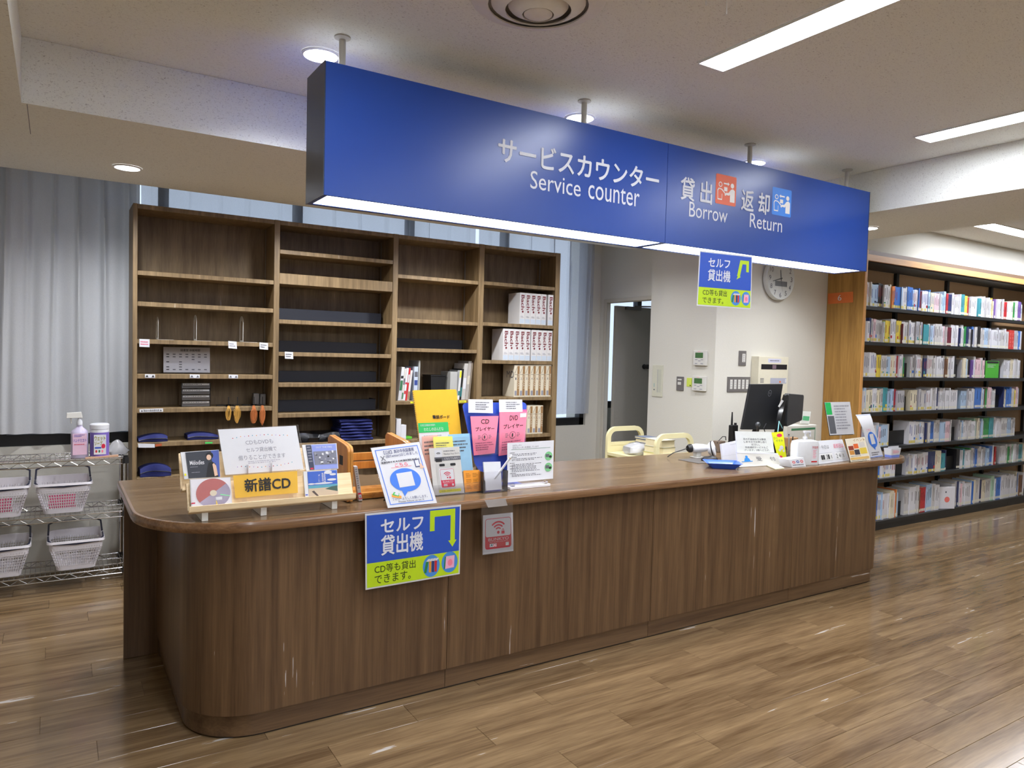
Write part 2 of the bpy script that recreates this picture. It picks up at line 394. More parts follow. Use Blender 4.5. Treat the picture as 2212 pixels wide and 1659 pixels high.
# small room behind the doorway
br = MB().box((XD+.08, 5.95, 0), (6.6, 6.05, .93)).box((XD+.08, 5.95, 2.45), (6.6, 6.05, ZC-.001)).box((6.3, 5.95, .93), (6.6, 6.05, 2.45)).box((6.6, 4.12, 0), (6.7, 6.05, ZC-.001)).box((XD+.02, YWIN+.145, 0), (XD+.075, 5.95, ZC-.001))
struct(br.out('wall_back_room', WALL))
struct(bx('wall_sky_blocker', (-4, 7.4, -1), (.62, 7.6, 3.4), M('sky_blocker_grey', (120, 122, 126), .9)))  # unseen wall added to block the sky behind the left curtain
# windows
FRM = M('black_window_frame', (22, 23, 26), .4)
def window(n, x0, x1, z0, z1, y, pitch):
    o = MB().box((x0, y+.03, z0), (x1, y+.10, z0+.07)).box((x0, y+.03, z1-.05), (x1, y+.10, z1)).box((x0, y+.03, z0), (x0+.05, y+.10, z1)).box((x1-.05, y+.03, z0), (x1, y+.10, z1))
    k = max(1, round((x1-x0)/pitch)); st = (x1-x0)/k
    w_ = struct(o.out('window_%d' % n, FRM))
    for i in range(k):
        bx('pane', (x0+i*st+.03, y+.062, z0+.06), (x0+(i+1)*st-.03, y+.068, z1-.04), GLASS, w_)
        if i: bx('mullion', (x0+i*st-.03, y+.03, z0+.07), (x0+i*st+.03, y+.10, z1-.05), FRM, w_)
    return w_
window(1, -1.2, 4.28, .82, 2.63, YWIN, .91)
window(2, XD+.08, 6.3, .93, 2.45, 5.95, .9)
# doorway trim and the open door
tr = MB().box((XD-.012, 5.345, 0), (XD-.0005, 5.384, 2.02)).box((XD-.012, 4.694, 1.986), (XD-.0005, 5.345, 2.02))
struct(tr.out('trim_2', M('door_frame_paint', (196, 190, 176), .5), bevel=.003))
d1 = struct(bx('door_1', (4.50, 5.30, .008), (5.28, 5.34, 1.962), M('door_grey_paint', (164, 161, 152), .5), bevel=.002))
h = PY(1391, 792, 5.30)
MB().disc_axis((h.x, 5.30, h.z), (0, -1, 0), [(.024, 0), (.024, .008), (.011, .01), (.011, .035), (.022, .04), (.022, .06), (.001, .062)], 16).out('door_knob', BLK, d1, smooth=True)
a0 = V((4.62, 5.285, 1.965)); MB().box((4.60, 5.265, 1.93), (4.78, 5.298, 1.96)).tube([(4.70, 5.28, 1.965), (4.98, 5.20, 1.972)], .007).out('door_closer', GREYP, d1)

# ------------------------------------------------------------------ lamps
LED = emis('led_diffuser', (240, 245, 255), E_STRIP)
TRIMW = M('white_lamp_trim', (235, 235, 232), .4)
def strip(x0, x1, y0, y1, label, alongx=False):
    t = thing('ceiling_strip_light', label, 'ceiling light', ((x0+x1)/2, (y0+y1)/2, ZC-.004), 'recessed ceiling strip lights')
    e_ = .012; MB().hexa([(x0+e_, y0+e_, ZC-.006), (x1-e_, y0+e_, ZC-.006), (x1-e_, y1-e_, ZC-.006), (x0+e_, y1-e_, ZC-.006), (x0, y0, ZC-.004), (x1, y0, ZC-.004), (x1, y1, ZC-.004), (x0, y1, ZC-.004)]).out('diffuser', LED, t)
    f = .008
    MB().box((x0-f, y0-f, ZC-.009), (x0, y1+f, ZC-.0005)).box((x1, y0-f, ZC-.009), (x1+f, y1+f, ZC-.0005)).box((x0, y0-f, ZC-.009), (x1, y0, ZC-.0005)).box((x0, y1, ZC-.009), (x1, y1+f, ZC-.0005)).out('frame', TRIMW, t)
strip(2.258, 2.400, .94, 2.185, 'long white strip light recessed in the ceiling, above the right half of the sign')
strip(3.925, 4.075, .96, 2.205, 'shorter-looking white strip light in the ceiling beside the ceiling beam')
strip(.59, .735, .94, 2.185, 'added unseen ceiling strip light just above the top edge of the view')  # added lamp out of view, carries on the row of strips
strip(6.62, 7.86, 3.11, 3.27, 'white strip light above the black bookshelf beyond the beam', True)
strip(7.95, 9.2, 3.11, 3.27, 'white strip light farther along above the black bookshelf', True)
for i, (x, nm) in enumerate(((.59, 'left'), (2.258, 'middle'), (3.925, 'right'))):  # unseen strips added to light the room, continuing the rows
    for j, y in enumerate((-1.3, -3.4)):
        strip(x, x+.145, y, y+1.245, 'added unseen ceiling strip light behind the viewer, %s row, %s pair' % (nm, ('nearer', 'farther')[j]))
for j, y in enumerate((-.2, -2.3)):  # more unseen strips added for light on the right side
    strip(6.6, 7.85, y, y+.145, 'added unseen ceiling strip light over the open floor right of the beam, %s row' % ordn(j+1))
DOWN = emis('downlight_lens', (245, 246, 255), E_DOWN)
def downlight(p, z, r, label, pw=62):
    t = thing('downlight', label, 'ceiling light', (p.x, p.y, z), 'round ceiling downlights')
    MB().lathe((p.x, p.y, z), [(r, -.0005), (r, -.0025), (r*.6, -.003), (.002, -.003)], 28).out('lens', DOWN, t, smooth=True)
    sl = bpy.data.lights.new('downlight_beam', 'SPOT'); sl.energy = pw; sl.spot_size = math.radians(152); sl.spot_blend = .8; sl.shadow_soft_size = r*.8; sl.color = (.93, .95, 1)
    so = bpy.data.objects.new('downlight_beam', sl); COL.objects.link(so); so.parent = t; so.location = (0, 0, -.02)
    n = 28; mb = MB()
    mb.rings([[(p.x+rr*math.cos(2*math.pi*k/n), p.y+rr*math.sin(2*math.pi*k/n), z+dz) for k in range(n)] for rr, dz in ((r, -.001), (r*1.0, -.008), (r*1.12, -.006), (r*1.15, -.0005))], True, False).out('trim_ring', TRIMW, t, smooth=True)
for (x, y), nm in (((693, 118), 'left end'), ((1253, 254), 'middle'), ((1628, 351), 'right part')):
    downlight(PZ(x, y, ZC), ZC, .07, 'bright round downlight peeking over the %s of the blue sign' % nm)
downlight(PZ(275, 361, ZS), ZS, .062, 'round downlight in the low soffit before the curtains')
for k_, x_ in enumerate((1.45, 2.57, 3.69)): downlight(V((x_, 4.525, ZS)), ZS, .062, '%s added downlight in the soffit, unseen behind the blue sign' % ('left', 'middle', 'right')[k_], (78, 88, 22)[k_])  # fill lamps added to brighten the bookcase and staff area
downlight(PZ(1876, 492, ZS), ZS, .06, 'small downlight in the beam, half hidden behind the sign', 58)
# air diffuser
c = V((1.42, 2.14, ZC)); vt = thing('ceiling_air_vent', 'round ceiling air diffuser with concentric rings at the top edge', 'air vent', c)
VENT = M('vent_paint', (226, 222, 214), .6)
for k, (r0, r1, z0, z1) in enumerate(((.235, .175, -.002, -.022), (.165, .115, -.012, -.038), (.105, .055, -.022, -.052))):
    n = 36; MB().rings([[(c.x+rr*math.cos(2*math.pi*i/n), c.y+rr*math.sin(2*math.pi*i/n), c.z+dz) for i in range(n)] for rr, dz in ((r0, z0), (r0*.93, z0-.008), (r1, z1), (r1, z1+.006), (r0*.9, z0+.001))], True, False).out('ring', VENT, vt, smooth=True)
MB().lathe(c, [(.05, -.03), (.05, -.05), (.03, -.058), (.002, -.06)], 24).out('centre_disc', VENT, vt, smooth=True)
MB().lathe(c, [(.22, -.0005), (.22, -.003), (.002, -.003)], 24).out('throat_shade_disc', M('vent_painted_shade', (170, 166, 160), .7), vt)  # grey disc, shade between the rings put into its colour
for x, yb, nm in ((1525, 12, 'shorter'), (1569, 31, 'longer')):
    b = PY(x, yb, 1.75)
    tag(MB().tube([(b.x, b.y, ZC-.001), (b.x, b.y, b.z)], .0025, 6).out('ceiling_hanging_wire', TRIMW), '%s thin white wire hanging from the ceiling near the strip light' % nm, 'wire')

# ------------------------------------------------------------------ curtains
CUR1 = sheer('white_curtain_cloth', (226, 227, 228), .06, .28)
CUR2 = sheer('sheer_curtain_cloth', (214, 216, 222), .32, .55)
def curtain(label, x0, x1, y, z0, z1, mat, pleat, amp, seed, pinch=.05, step=.2):
    """hanging cloth: soft waves plus narrow pinched pleats"""
    r = random.Random(seed); n = int((x1-x0)/.006); nz = 14; rows = []
    ph = [r.uniform(0, 6.28) for _ in range(6)]
    pl = []; xx = x0+r.uniform(.05, .12)
    while xx < x1: pl.append((xx, pinch*r.uniform(.5, 1.1), r.uniform(.007, .014), r.uniform(-.03, .03))); xx += step*r.uniform(.75, 1.25)
    for k in range(nz+1):
        t = k/nz; z = z0+(z1-z0)*t; rowp = []
        for i in range(n+1):
            s = i/n; x = x0+(x1-x0)*s
            a = 2*math.pi*x/pleat
            yy = y+amp*(.6*math.sin(a+.8*math.sin(a*.31+ph[0])+.3*(1-t)*math.sin(a*.5+ph[1]))+.4*math.sin(a*.43+ph[2]+t*.9))*(1.0-.25*t)
            for px_, d, w_, dr in pl:
                e = (x-px_-dr*(1-t))/(w_*(1.6-.6*t))
                if abs(e) < 3: yy -= d*(.35+.65*t)*math.exp(-e*e)
            rowp.append((x+.012*math.sin(3*t+ph[3])*(1-t), yy, z+.006*math.sin(x*5+ph[4])*(k == 0)))
        rows.append(rowp)
    mb = MB().rings(rows, False, False)
    return tag(mb.out('curtain', mat, None, smooth=True), label, 'curtain', 'curtains along the window wall')
curtain('thick white pleated curtain at the far left above the wire rack', -1.3, .47, 5.395, .905, 2.66, CUR1, .17, .03, 3, .06, .13)
curtain('sheer curtain seen as a strip above the tall wooden bookcase', .48, 3.02, 5.41, .905, 2.66, CUR2, .25, .018, 5, .04, .2)
rc = curtain('sheer curtain right of the tall bookcase by the doorway', 3.04, 4.30, 5.40, .93, 2.66, CUR2, .30, .02, 9, .05, .22)

# ================================================================== COUNTER
def arc(cx, cy, r, a0, a1, n=10):
    return [(cx+r*math.cos(math.radians(a0+(a1-a0)*i/n)), cy+r*math.sin(math.radians(a0+(a1-a0)*i/n))) for i in range(n+1)]
ZT = .845
body = thing('service_counter', 'long walnut veneered service counter with a rounded front corner', 'counter', (2.5, 3.0, 0))
def shell(path, t, z0, z1):
    """vertical panel following an open plan path, thickness t to the left of travel"""
    n = len(path); inner = []
    for i, p in enumerate(path):
        a = V(path[max(i-1, 0)]); b = V(path[min(i+1, n-1)]); d = (b-a).normalized(); inner.append((p[0]-d.y*t, p[1]+d.x*t))
    mb = MB(); o = [(x, y, z0) for x, y in path]+[(x, y, z0) for x, y in inner[::-1]]
    return mb.prism(o, (0, 0, z1-z0))
XL, YF, RC = .41, 2.772, .25
seams = [1.449, 2.646, 3.80]
def run(off, z0, z1, mat, name):
    x0, yf, r = XL+off, YF+off, RC-off*.2
    p1 = [(x0, 3.776), (x0, yf+r)]+arc(x0+r, yf+r, r, 180, 270, 14)+[(seams[0]-.0012, yf)]
    parts = [p1]
    for a, b in zip(seams, seams[1:]): parts.append([(a+.0012, yf), (b-.0012, yf)])
    xe = 4.715-off; rr = .05
    parts.append([(seams[-1]+.0012, yf)]+[(xe-rr, yf)]+arc(xe-rr, yf+rr, rr, -90, 0, 6)[1:]+[(xe, 3.46)])
    for p in parts: shell(p, .025, z0, z1).out(name, mat, body, smooth=True)
run(0, .094, .804, WALNUT_V, 'front_panel')
run(.012, 0.008, .092, WALNUT_H, 'kick_plate')
run(.02, 0, .0075, BLKP, 'floor_shade_strip')  # black strip stands in for the shade under the kick plate
bx('end_leg', (.271, 3.778, .002), (XL+.03, 3.80, .804), WALNUT_V, body, bevel=.001)
for x in (1.6, 2.9, 4.2): bx('partition', (x, 2.83, .1), (x+.02, 3.44, .803), WALNUT_V, body)
bx('lower_shelf', (1.62, 2.86, .40), (4.2, 3.42, .42), WALNUT_V, body)
# worktop
def offs(path, d):
    n = len(path); o = []
    for i in range(n):
        a, b, c = V(path[i-1]), V(path[i]), V(path[(i+1) % n]); e1 = (b-a).normalized(); e2 = (c-b).normalized()
        n1 = V((-e1.y, e1.x)); n2 = V((-e2.y, e2.x)); m = n1+n2; m = m/max(m.length_squared/2, .3); o.append(b+m*d)
    return o
TOPX, TOPY, TR, XE, RE = .243, 2.70, .40, 5.07, .27
top_path = [(TOPX, 3.80)]+arc(TOPX+TR, TOPY+TR, TR, 180, 270, 18)+arc(XE-RE, TOPY+RE, RE, -90, 0, 12)+arc(XE-RE, 3.5-RE, RE, 0, 90, 12)+[(1.35, 3.5), (1.0, 3.80)]
prof = [(.014, .805), (.005, .8065), (.001, .813), (0, .825), (.001, .837), (.005, .8435), (.014, ZT)]
mb = MB().rings([[(*p, z) for p in offs(top_path, d)] for d, z in prof], True, False)
wt = tag(mb.out('worktop', NOSING, None, smooth=True), 'brown wood-grain worktop with rounded ends on the service counter', 'worktop')
mb = MB(); ip = [(*p, ZT) for p in offs(top_path, .014)]; mb.prism(ip, (0, 0, -.002)); mb.out('top_surface', TOPWOOD, wt)
mb = MB(); ip = [(*p, .8065) for p in offs(top_path, .014)]; mb.prism(ip, (0, 0, -.0018)); mb.out('underside', WALNUT_H, wt)

# ================================================================== HANGING SIGN
SX0, SX1, SY0, SY1, SZ0, SZ1, SM = .854, 4.361, 2.72, 2.945, 2.061, 2.56, 2.613
sg = thing('hanging_sign', 'long blue lightbox sign hanging over the service counter', 'sign', ((SX0+SX1)/2, (SY0+SY1)/2, SZ0))
ENDC = M('sign_end_cap_metal', (62, 70, 84), .3, metal=.4)
for a, b in ((SX0+.004, SM-.001), (SM+.001, SX1-.004)):
    MB().box((a, SY0, SZ0), (b, SY0+.012, SZ1)).out('front_panel', SIGNB, sg, bevel=.001, segs=1)
    MB().box((a, SY1-.012, SZ0), (b, SY1, SZ1)).out('back_panel', SIGNB, sg, bevel=.001, segs=1)
    MB().box((a, SY0+.0125, SZ1-.012), (b, SY1-.0125, SZ1-.001)).out('top_cover', M('sign_top_sheet', (150, 150, 150), .5), sg)
for a, b in ((SX0, SX0+.0035), (SX1-.0035, SX1)):
    MB().box((a, SY0, SZ0-.001), (b, SY1, SZ1+.001)).out('end_cap', ENDC, sg)
LB = emis('sign_light_diffuser', (250, 251, 255), E_SIGN)
for a, b in ((SX0+.02, SM-.02), (SM+.02, SX1-.05)):
    bx('light_diffuser', (a, SY0+.0125, SZ0+.002), (b, SY1-.03, SZ0+.006), LB, sg)
    MB().box((a-.016, SY0+.0125, SZ0), (a, SY1-.0125, SZ0+.02)).box((b, SY0+.0125, SZ0), (b+(.016 if b < 3 else .045), SY1-.0125, SZ0+.02)).box((a, SY1-.03, SZ0), (b, SY1-.0125, SZ0+.02)).out('bottom_frame', SIGNB, sg)
RODM = M('sign_rod_paint', (190, 186, 178), .4)
for px in (738, 1263, 1625, 1838):
    y_ = (SY0+SY1)/2; x_ = PY(px, 200, y_).x
    MB().tube([(x_, y_, SZ1), (x_, y_, ZC-.001)], .0135, 14).out('hanging_rod', RODM, sg, smooth=True)
    MB().lathe((x_, y_, ZC), [(.032, -.0005), (.032, -.006), (.0136, -.012)], 18).out('ceiling_plate', RODM, sg, smooth=True)
SQ = Q((SX0, SY0, SZ0), (SX1, SY0, SZ0), (SX1, SY0, SZ1), (SX0, SY0, SZ1))
SL = M('sign_lettering_white', (216, 218, 226), .5)
def sp(px, py):
    p = PY(px, py, SY0); return (p.x-SX0)/(SX1-SX0), (p.z-SZ0)/(SZ1-SZ0)
def stx(s, lpx, top, bot, rpx, bold=0):
    (u0, v1), (_, v0) = sp(lpx, top), sp(lpx, bot); u1 = sp(rpx, bot)[0]
    tx(SQ, s, u0, v0, u1, v1, SL, sg, heavy=bold)
stx('サービスカウンター', 1077, 296, 347, 1424, .022)
stx('Service', 1146, 368, 407, 1254); stx('counter', 1271, 393, 429, 1381)
stx('貸 出', 1471, 381, 430, 1537, .02)
stx('Borrow', 1489, 435, 468, 1571)
stx('返 却', 1602, 408, 454, 1661, .02)
stx('Return', 1620, 460, 491, 1689)
def picto(px0, px1, top, bot, mat, flip):
    (u0, v1), (_, v0) = sp(px0, top), sp(px0, bot); u1 = sp(px1, bot)[0]
    pr(SQ, u0, v0, u1, v1, mat, sg, 'pictogram_tile', rad=.008)
    def m(a, b): return (u0+(u1-u0)*a, v0+(v1-v0)*b)
    W = M('pictogram_white', (236, 232, 228), .5)
    def dd(a, b, r, mt, off=.0014):
        n = 16; pol(SQ, [(u0+(u1-u0)*(a+r*math.cos(2*math.pi*i/n)), v0+(v1-v0)*(b+r*math.sin(2*math.pi*i/n))) for i in range(n)], mt, sg, 'pictogram_head', off)
    dd(.80, .68, .085, W)
    pol(SQ, [m(*p) for p in ((.70, .12), (.93, .12), (.93, .52), (.84, .58), (.74, .55), (.62, .42), (.5, .42), (.5, .34), (.66, .33), (.70, .38))], W, sg, 'pictogram_person', .0014)
    dd(.22, .66, .09, W); dd(.22, .66, .06, mat, .0018)
    ol = [(.10, .14), (.32, .14), (.32, .36), (.50, .30), (.50, .38), (.30, .52), (.14, .54), (.08, .46)]
    pol(SQ, [m(*p) for p in ol], W, sg, 'pictogram_person', .0014)
    pol(SQ, [m(.5*(p[0]*2-.0)*.0+p[0]*.78+.047, p[1]*.8+.07) for p in ol], mat, sg, 'pictogram_person_inner', .0018)
    pol(SQ, [m(*p) for p in ((.40, .46), (.56, .46), (.56, .60), (.40, .60))], W, sg, 'pictogram_book', .0016)
    ar = [(.38, .74), (.58, .74), (.58, .78), (.66, .715), (.58, .65), (.58, .69), (.38, .69)]
    if flip: ar = [(1.02-a, b) for a, b in ar]
    pol(SQ, [m(*p) for p in ar], W, sg, 'pictogram_arrow', .0014)
picto(1547, 1589, 374, 439, M('pictogram_orange', (226, 98, 58), .5), False)
picto(1669, 1708, 403, 463, M('pictogram_blue', (44, 128, 226), .5), True)

# ================================================================== POSTERS
def self_poster(q, label, tilt_arrow):
    t = thing('self_checkout_poster', label, 'poster', q.c[0])
    slab('sheet', q, .0006, WHITE, t)
    pr(q, .015, .345, .985, .975, BLUEP, t, 'blue_field'); pr(q, .015, .022, .985, .343, LIME, t, 'lime_field')
    PW = M('poster_white_ink', (226, 230, 240), .55)
    if not tilt_arrow:
        tx(q, 'セルフ', .155, .73, .585, .90, PW, t, heavy=.03); tx(q, '貸出機', .155, .43, .585, .69, PW, t, heavy=.018)
        pol(q, [(.66, .67), (.71, .67), (.71, .865), (.885, .865), (.885, .51), (.862, .51), (.91, .415), (.955, .51), (.935, .51), (.935, .955), (.66, .955)][::-1], LIME, t, 'arrow')
        bt = [('CD等も貸出', .09, .195, .51, .31), ('できます。', .09, .055, .46, .175)]; cs = ((.68, .185, .092, .155), (.882, .20, .09, .15))
    else:
        tx(q, 'セルフ', .165, .73, .565, .88, PW, t, heavy=.03); tx(q, '貸出機', .165, .47, .58, .68, PW, t, heavy=.018)
        pol(q, [(.70, .535), (.725, .595), (.71, .60), (.765, .90), (.935, .90), (.935, .69), (.885, .69), (.885, .83), (.81, .83), (.765, .595), (.785, .59)], LIME, t, 'arrow')
        bt = [('CD等も貸出', .09, .20, .53, .31), ('できます。', .09, .06, .47, .165)]; cs = ((.70, .185, .095, .135), (.895, .19, .085, .13))
    for s, a, b, c_, d_ in bt: tx(q, s, a, b, c_, d_, M('poster_green_ink', (40, 60, 20), .6), t, bold=.004)
    (a, b, ra, rb), (a2, b2, ra2, rb2) = cs
    LB_ = M('poster_light_blue', (70, 140, 215), .55)
    disc(q, a, b, ra, rb, LB_, t, 'blue_disc')
    for k, cc in enumerate(((40, 130, 60), (226, 150, 40), (40, 60, 110), (200, 40, 44))):
        u = a-ra*.62+k*ra*.33; pol(q, [(u-.25*ra*(k == 0), b-rb*.55), (u+ra*.28-.25*ra*(k == 0), b-rb*.6), (u+ra*.30, b+rb*.42), (u, b+rb*.45)], M('poster_book_%d' % k, cc, .6), t, 'printed_book', .0014)
        pol(q, [(u, b+rb*.45), (u+ra*.30, b+rb*.42), (u+ra*.52, b+rb*.66), (u+ra*.24, b+rb*.66)], WHITE, t, 'printed_pages', .0016)
    disc(q, a2, b2, ra2, rb2, LB_, t, 'blue_disc')
    pol(q, [(a2-ra2*.55, b2-rb2*.6), (a2+ra2*.55, b2-rb2*.55), (a2+ra2*.6, b2+rb2*.6), (a2-ra2*.45, b2+rb2*.58)], M('poster_pale_pink', (244, 176, 206), .6), t, 'printed_case', .0014)
    pol(q, [(a2-ra2*.72, b2-rb2*.58), (a2-ra2*.58, b2-rb2*.6), (a2-ra2*.48, b2+rb2*.58), (a2-ra2*.6, b2+rb2*.56)], M('poster_book_0', (40, 130, 60), .6), t, 'printed_case_spine', .0015)
    disc(q, a2+ra2*.05, b2-.05*rb2, ra2*.3, rb2*.32, PINK, t, 'printed_case_disc', .0018)
    tx(q, 'MUSIC', a2-ra2*.4, b2+rb2*.36, a2+ra2*.5, b2+rb2*.54, WHITE, t, off=.002)
    return t
# on the counter front: curves over the nosing, then hangs straight
q1 = Q(PY(789.5, 1274.5, 2.715), PY(993, 1240, 2.715), PY(996, 1090, 2.694), PY(788.5, 1110, 2.694))
self_poster(q1, 'blue and lime self-checkout poster taped to the counter front', False)
q2 = pq([(1505, 660), (1622, 668), (1625, 553.5), (1511.5, 541)], 2.716)
self_poster(q2, 'blue and lime self-checkout poster hanging under the blue sign', True)

def wifi_logo(q, t, u0, v0, u1, v1, small=False):
    def m(a, b): return (u0+(u1-u0)*a, v0+(v1-v0)*b)
    w_, h_ = q.size(); asp = (u1-u0)*w_/((v1-v0)*h_)
    pr(q, u0, v0, u1, v1, RED, t, 'logo_border', .0008, rad=.09*(u1-u0)*w_)
    e = .018; pr(q, u0+(u1-u0)*e, v0+(v1-v0)*.40, u1-(u1-u0)*e, v1-(v1-v0)*e, WHITE, t, 'logo_white_field', .0011, rad=.07*(u1-u0)*w_)
    cx_, cy_ = .5, .54
    for r0, r1 in ((.29, .345), (.19, .24), (.095, .14)):
        pts = []
        for r, rng in ((r1, range(0, 11)), (r0, range(10, -1, -1))):
            for i in rng:
                a = math.radians(42+96*i/10); pts.append(m(cx_+r*math.cos(a), cy_+.02+r*math.sin(a)*asp))
        pol(q, pts, RED, t, 'wireless_arc', .0014)
    disc(q, *m(cx_, cy_-.01), .05*(u1-u0), .05*(v1-v0)*asp, RED, t, 'wireless_dot', .0014)
    pr(q, *m(.62, .47), *m(.74, .56), RED, t, 'padlock', .0014)
    mb = MB(); 
    pts = [m(.64, .56), m(.64, .61), m(.68, .645), m(.72, .61), m(.72, .56), m(.70, .56), m(.70, .605), m(.68, .62), m(.66, .605), m(.66, .56)]
    pol(q, pts[::-1], RED, t, 'padlock_shackle', .0014)
    tx(q, 'BUNKYO', *m(.12, .265), *m(.90, .36), WHITE, t)
    tx(q, 'SSID: Bunkyo_Free_Wi-Fi', *m(.16, .205), *m(.86, .245), WHITE, t)
    pr(q, *m(.17, .07), *m(.43, .18), WHITE, t, 'logo_badge', .0014); tx(q, 'A', *m(.2, .085), *m(.29, .165), M('badge_teal', (30, 90, 100), .6), t, off=.0018, bold=.03)
    disc(q, *m(.36, .125), .045*(u1-u0), .045*(v1-v0)*asp, RED, t, 'badge_ring', .0018); disc(q, *m(.36, .125), .025*(u1-u0), .025*(v1-v0)*asp, WHITE, t, 'badge_ring_inner', .002)
    pr(q, *m(.78, .07), *m(.90, .18), WHITE, t, 'logo_badge', .0014)
ft = thing('wifi_card', 'small white and red wireless card in a clear sleeve taped to the counter front', 'card', PY(1043, 1199, 2.71))
qw = Q(PY(1042.8, 1198.5, 2.712), PY(1109, 1190, 2.712), PY(1107.6, 1107, 2.705), PY(1043.4, 1113.5, 2.705))
slab('card', qw, .0006, WHITE, ft); wifi_logo(qw, ft, .07, .12, .93, .90)
qs = Q(PY(1041.5, 1200, 2.711), PY(1110, 1191.5, 2.711), PY(1108, 1084, 2.692), PY(1040, 1090, 2.692))
slab('clear_sleeve', qs.pushed(-.0012), .0004, ACRY, ft)
TAPE = M('frosted_tape', (206, 204, 206), .35)
qt = Q(PY(1054.6, 1096.5, 2.690), PY(1096.5, 1092, 2.690), PZ(1092, 1076.5, ZT+.0015), PZ(1047, 1080.5, ZT+.0015))
slab('tape', qt, .0004, TAPE, ft)

# ================================================================== TALL BOOKCASE BEHIND THE COUNTER
BY, BD = 5.05, .29
bc = thing('tall_bookcase', 'tall oak bookcase with four columns of shelves in front of the curtains', 'bookcase', (2.0, BY, 0))
zt = PY(287, 438, BY).z
posts = []
for a, b in ((287, 297), (592, 604), (849, 860), (1035, 1046), (1200, 1210)):
    xa, xb = PY(a, 600, BY).x, PY(b, 600, BY).x; posts.append((xa, xb))
    bx('upright', (xa, BY, .002), (xb, BY+BD, zt), OAK, bc, bevel=.0015, segs=1)
bx('back_panel', (posts[0][0]+.005, BY+BD-.008, .06), (posts[-1][1]-.005, BY+BD, zt-.01), OAKB, bc)
cols = [[583.9, 651, 732.4, 808.4, 883, 957, 1033], [538.7, None, 690, 760.3, 827.4, 894, 960], [592.3, 687.6, 751.2, 866.6, 952], [607.3, 696, 777.9, 858.9, 942.5]]
lx = [298, 606, 861, 1047]
SH = {}
for c, ys in enumerate(cols):
    x0, x1 = posts[c][1]+.0008, posts[c+1][0]-.0008
    bx('top_board', (x0, BY+.003, zt-.03), (x1, BY+BD-.009, zt-.001), OAK, bc, bevel=.0015, segs=1)
    for k, y in enumerate(ys):
        if y is None: continue
        z = PY(lx[c], y, BY).z; SH[c, k] = z
        bx('shelf_board', (x0, BY+.004, z-.028), (x1, BY+BD-.009, z), OAK, bc, bevel=.0015, segs=1)
    if c == 1:
        z1, z0 = PY(606, 589.6, BY).z, PY(606, 613, BY).z; SH[c, 1] = z1
        bx('shelf_board', (x0, BY+.004, z0), (x1, BY+BD-.009, z1), OAK, bc, bevel=.0015, segs=1)
    for xx in (x0+.035, x1-.035):      # pin-hole strips at the back edge of each column
        pass
    bx('shelf_track', (x1-.002, BY+BD-.06, .1), (x1, BY+BD-.045, zt-.04), M('shelf_track_metal', (150, 146, 138), .4, metal=.6), bc)
    bx('base_board', (x0, BY+.02, .002), (x1, BY+.04, .08), OAK, bc)
# dark navy trays lying along the backs of shelves
for c, k, u0, u1, h_, nm in ((1, 2, .01, .97, .085, 'upper'), (1, 3, .01, .93, .08, 'second'), (1, 4, .01, .93, .08, 'third'), (1, 5, .01, .93, .085, 'lowest'), (2, 2, .01, .92, .075, '')):
    x0, x1 = posts[c][1], posts[c+1][0]; z = SH[c, k]
    a, b = x0+(x1-x0)*u0, x0+(x1-x0)*u1
    lab = ('%s long dark navy tray at the back of the second column of shelves' % nm) if c == 1 else 'long dark navy tray at the back of a shelf in the third column'
    t = thing('shelf_tray', lab, 'tray', ((a+b)/2, BY+.2, z), 'dark navy trays on the bookcase')
    bx('front_wall', (a, BY+.155, z+.001), (b, BY+.163, z+h_), NAVYD, t, bevel=.001, segs=1); bx('base', (a, BY+.1632, z+.001), (b, BY+.275, z+.008), NAVYD, t)
    bx('end_wall', (a, BY+.1632, z+.0085), (a+.006, BY+.275, z+h_), NAVYD, t); bx('end_wall', (b-.006, BY+.1632, z+.0085), (b, BY+.275, z+h_), NAVYD, t)
# shelf edge labels
def edge_label(px, label, rows=2, ink=GINK, seed=1, mat=WHITE, name='shelf_label', text=None):
    q = pq(px, BY+.002); q = q.pushed(.0008)
    t = thing(name, label, 'label', q.c[0], 'labels on the bookcase shelf edges')
    slab('paper', q, .0006, mat, t)
    if text: tx(q, text, .06, .2, .94, .8, ink, t)
    elif rows: fine(q, .12, .2, .88, .8, rows, ink, t, seed)
edge_label([(301, 749), (323, 750), (323, 733), (301, 732)], 'white label with pink writing at the left of the bookend shelf', 2, M('pink_ink', (224, 96, 130), .6), 1)
edge_label([(493.5, 752), (512, 753.5), (511, 738), (493, 736.5)], 'small white label under the right-hand bookend of the first column', 2, LINK, 2)
edge_label([(560.5, 754), (579, 755.5), (579, 741), (560.5, 739.5)], 'white label at the right end of the bookend shelf', 2, GINK, 3)
edge_label([(313, 816), (335, 816.5), (335, 808.5), (313, 808)], 'narrow white label with triangles under the timetable, leftmost', 1, INK, text='▲   ▲', seed=4)
edge_label([(410, 816.5), (431.5, 817), (431.5, 809), (410, 808.5)], 'narrow white label with triangles under the timetable, middle one', 1, GINK, text='▲   ▲', seed=5)
edge_label([(494, 817), (514, 817.5), (514, 809.5), (494, 809)], 'narrow white label with triangles under the timetable, rightmost', 1, GINK, text='▲   ▲', seed=6)
edge_label([(301.5, 891), (352.5, 889.5), (352, 882), (301, 884)], 'long white label with triangles below the clear drawer case', 1, INK, text='▲ 電話や連絡優先順 ▲', seed=7)
edge_label([(299, 967), (334.5, 967), (334, 959), (298, 958)], 'blank white label below the left navy pouch', 0)
edge_label([(335.5, 965), (349.5, 963), (349.5, 958), (335.5, 959.5)], 'small orange-brown label beside the blank white one', 0, mat=M('rust_label', (176, 84, 44), .6))
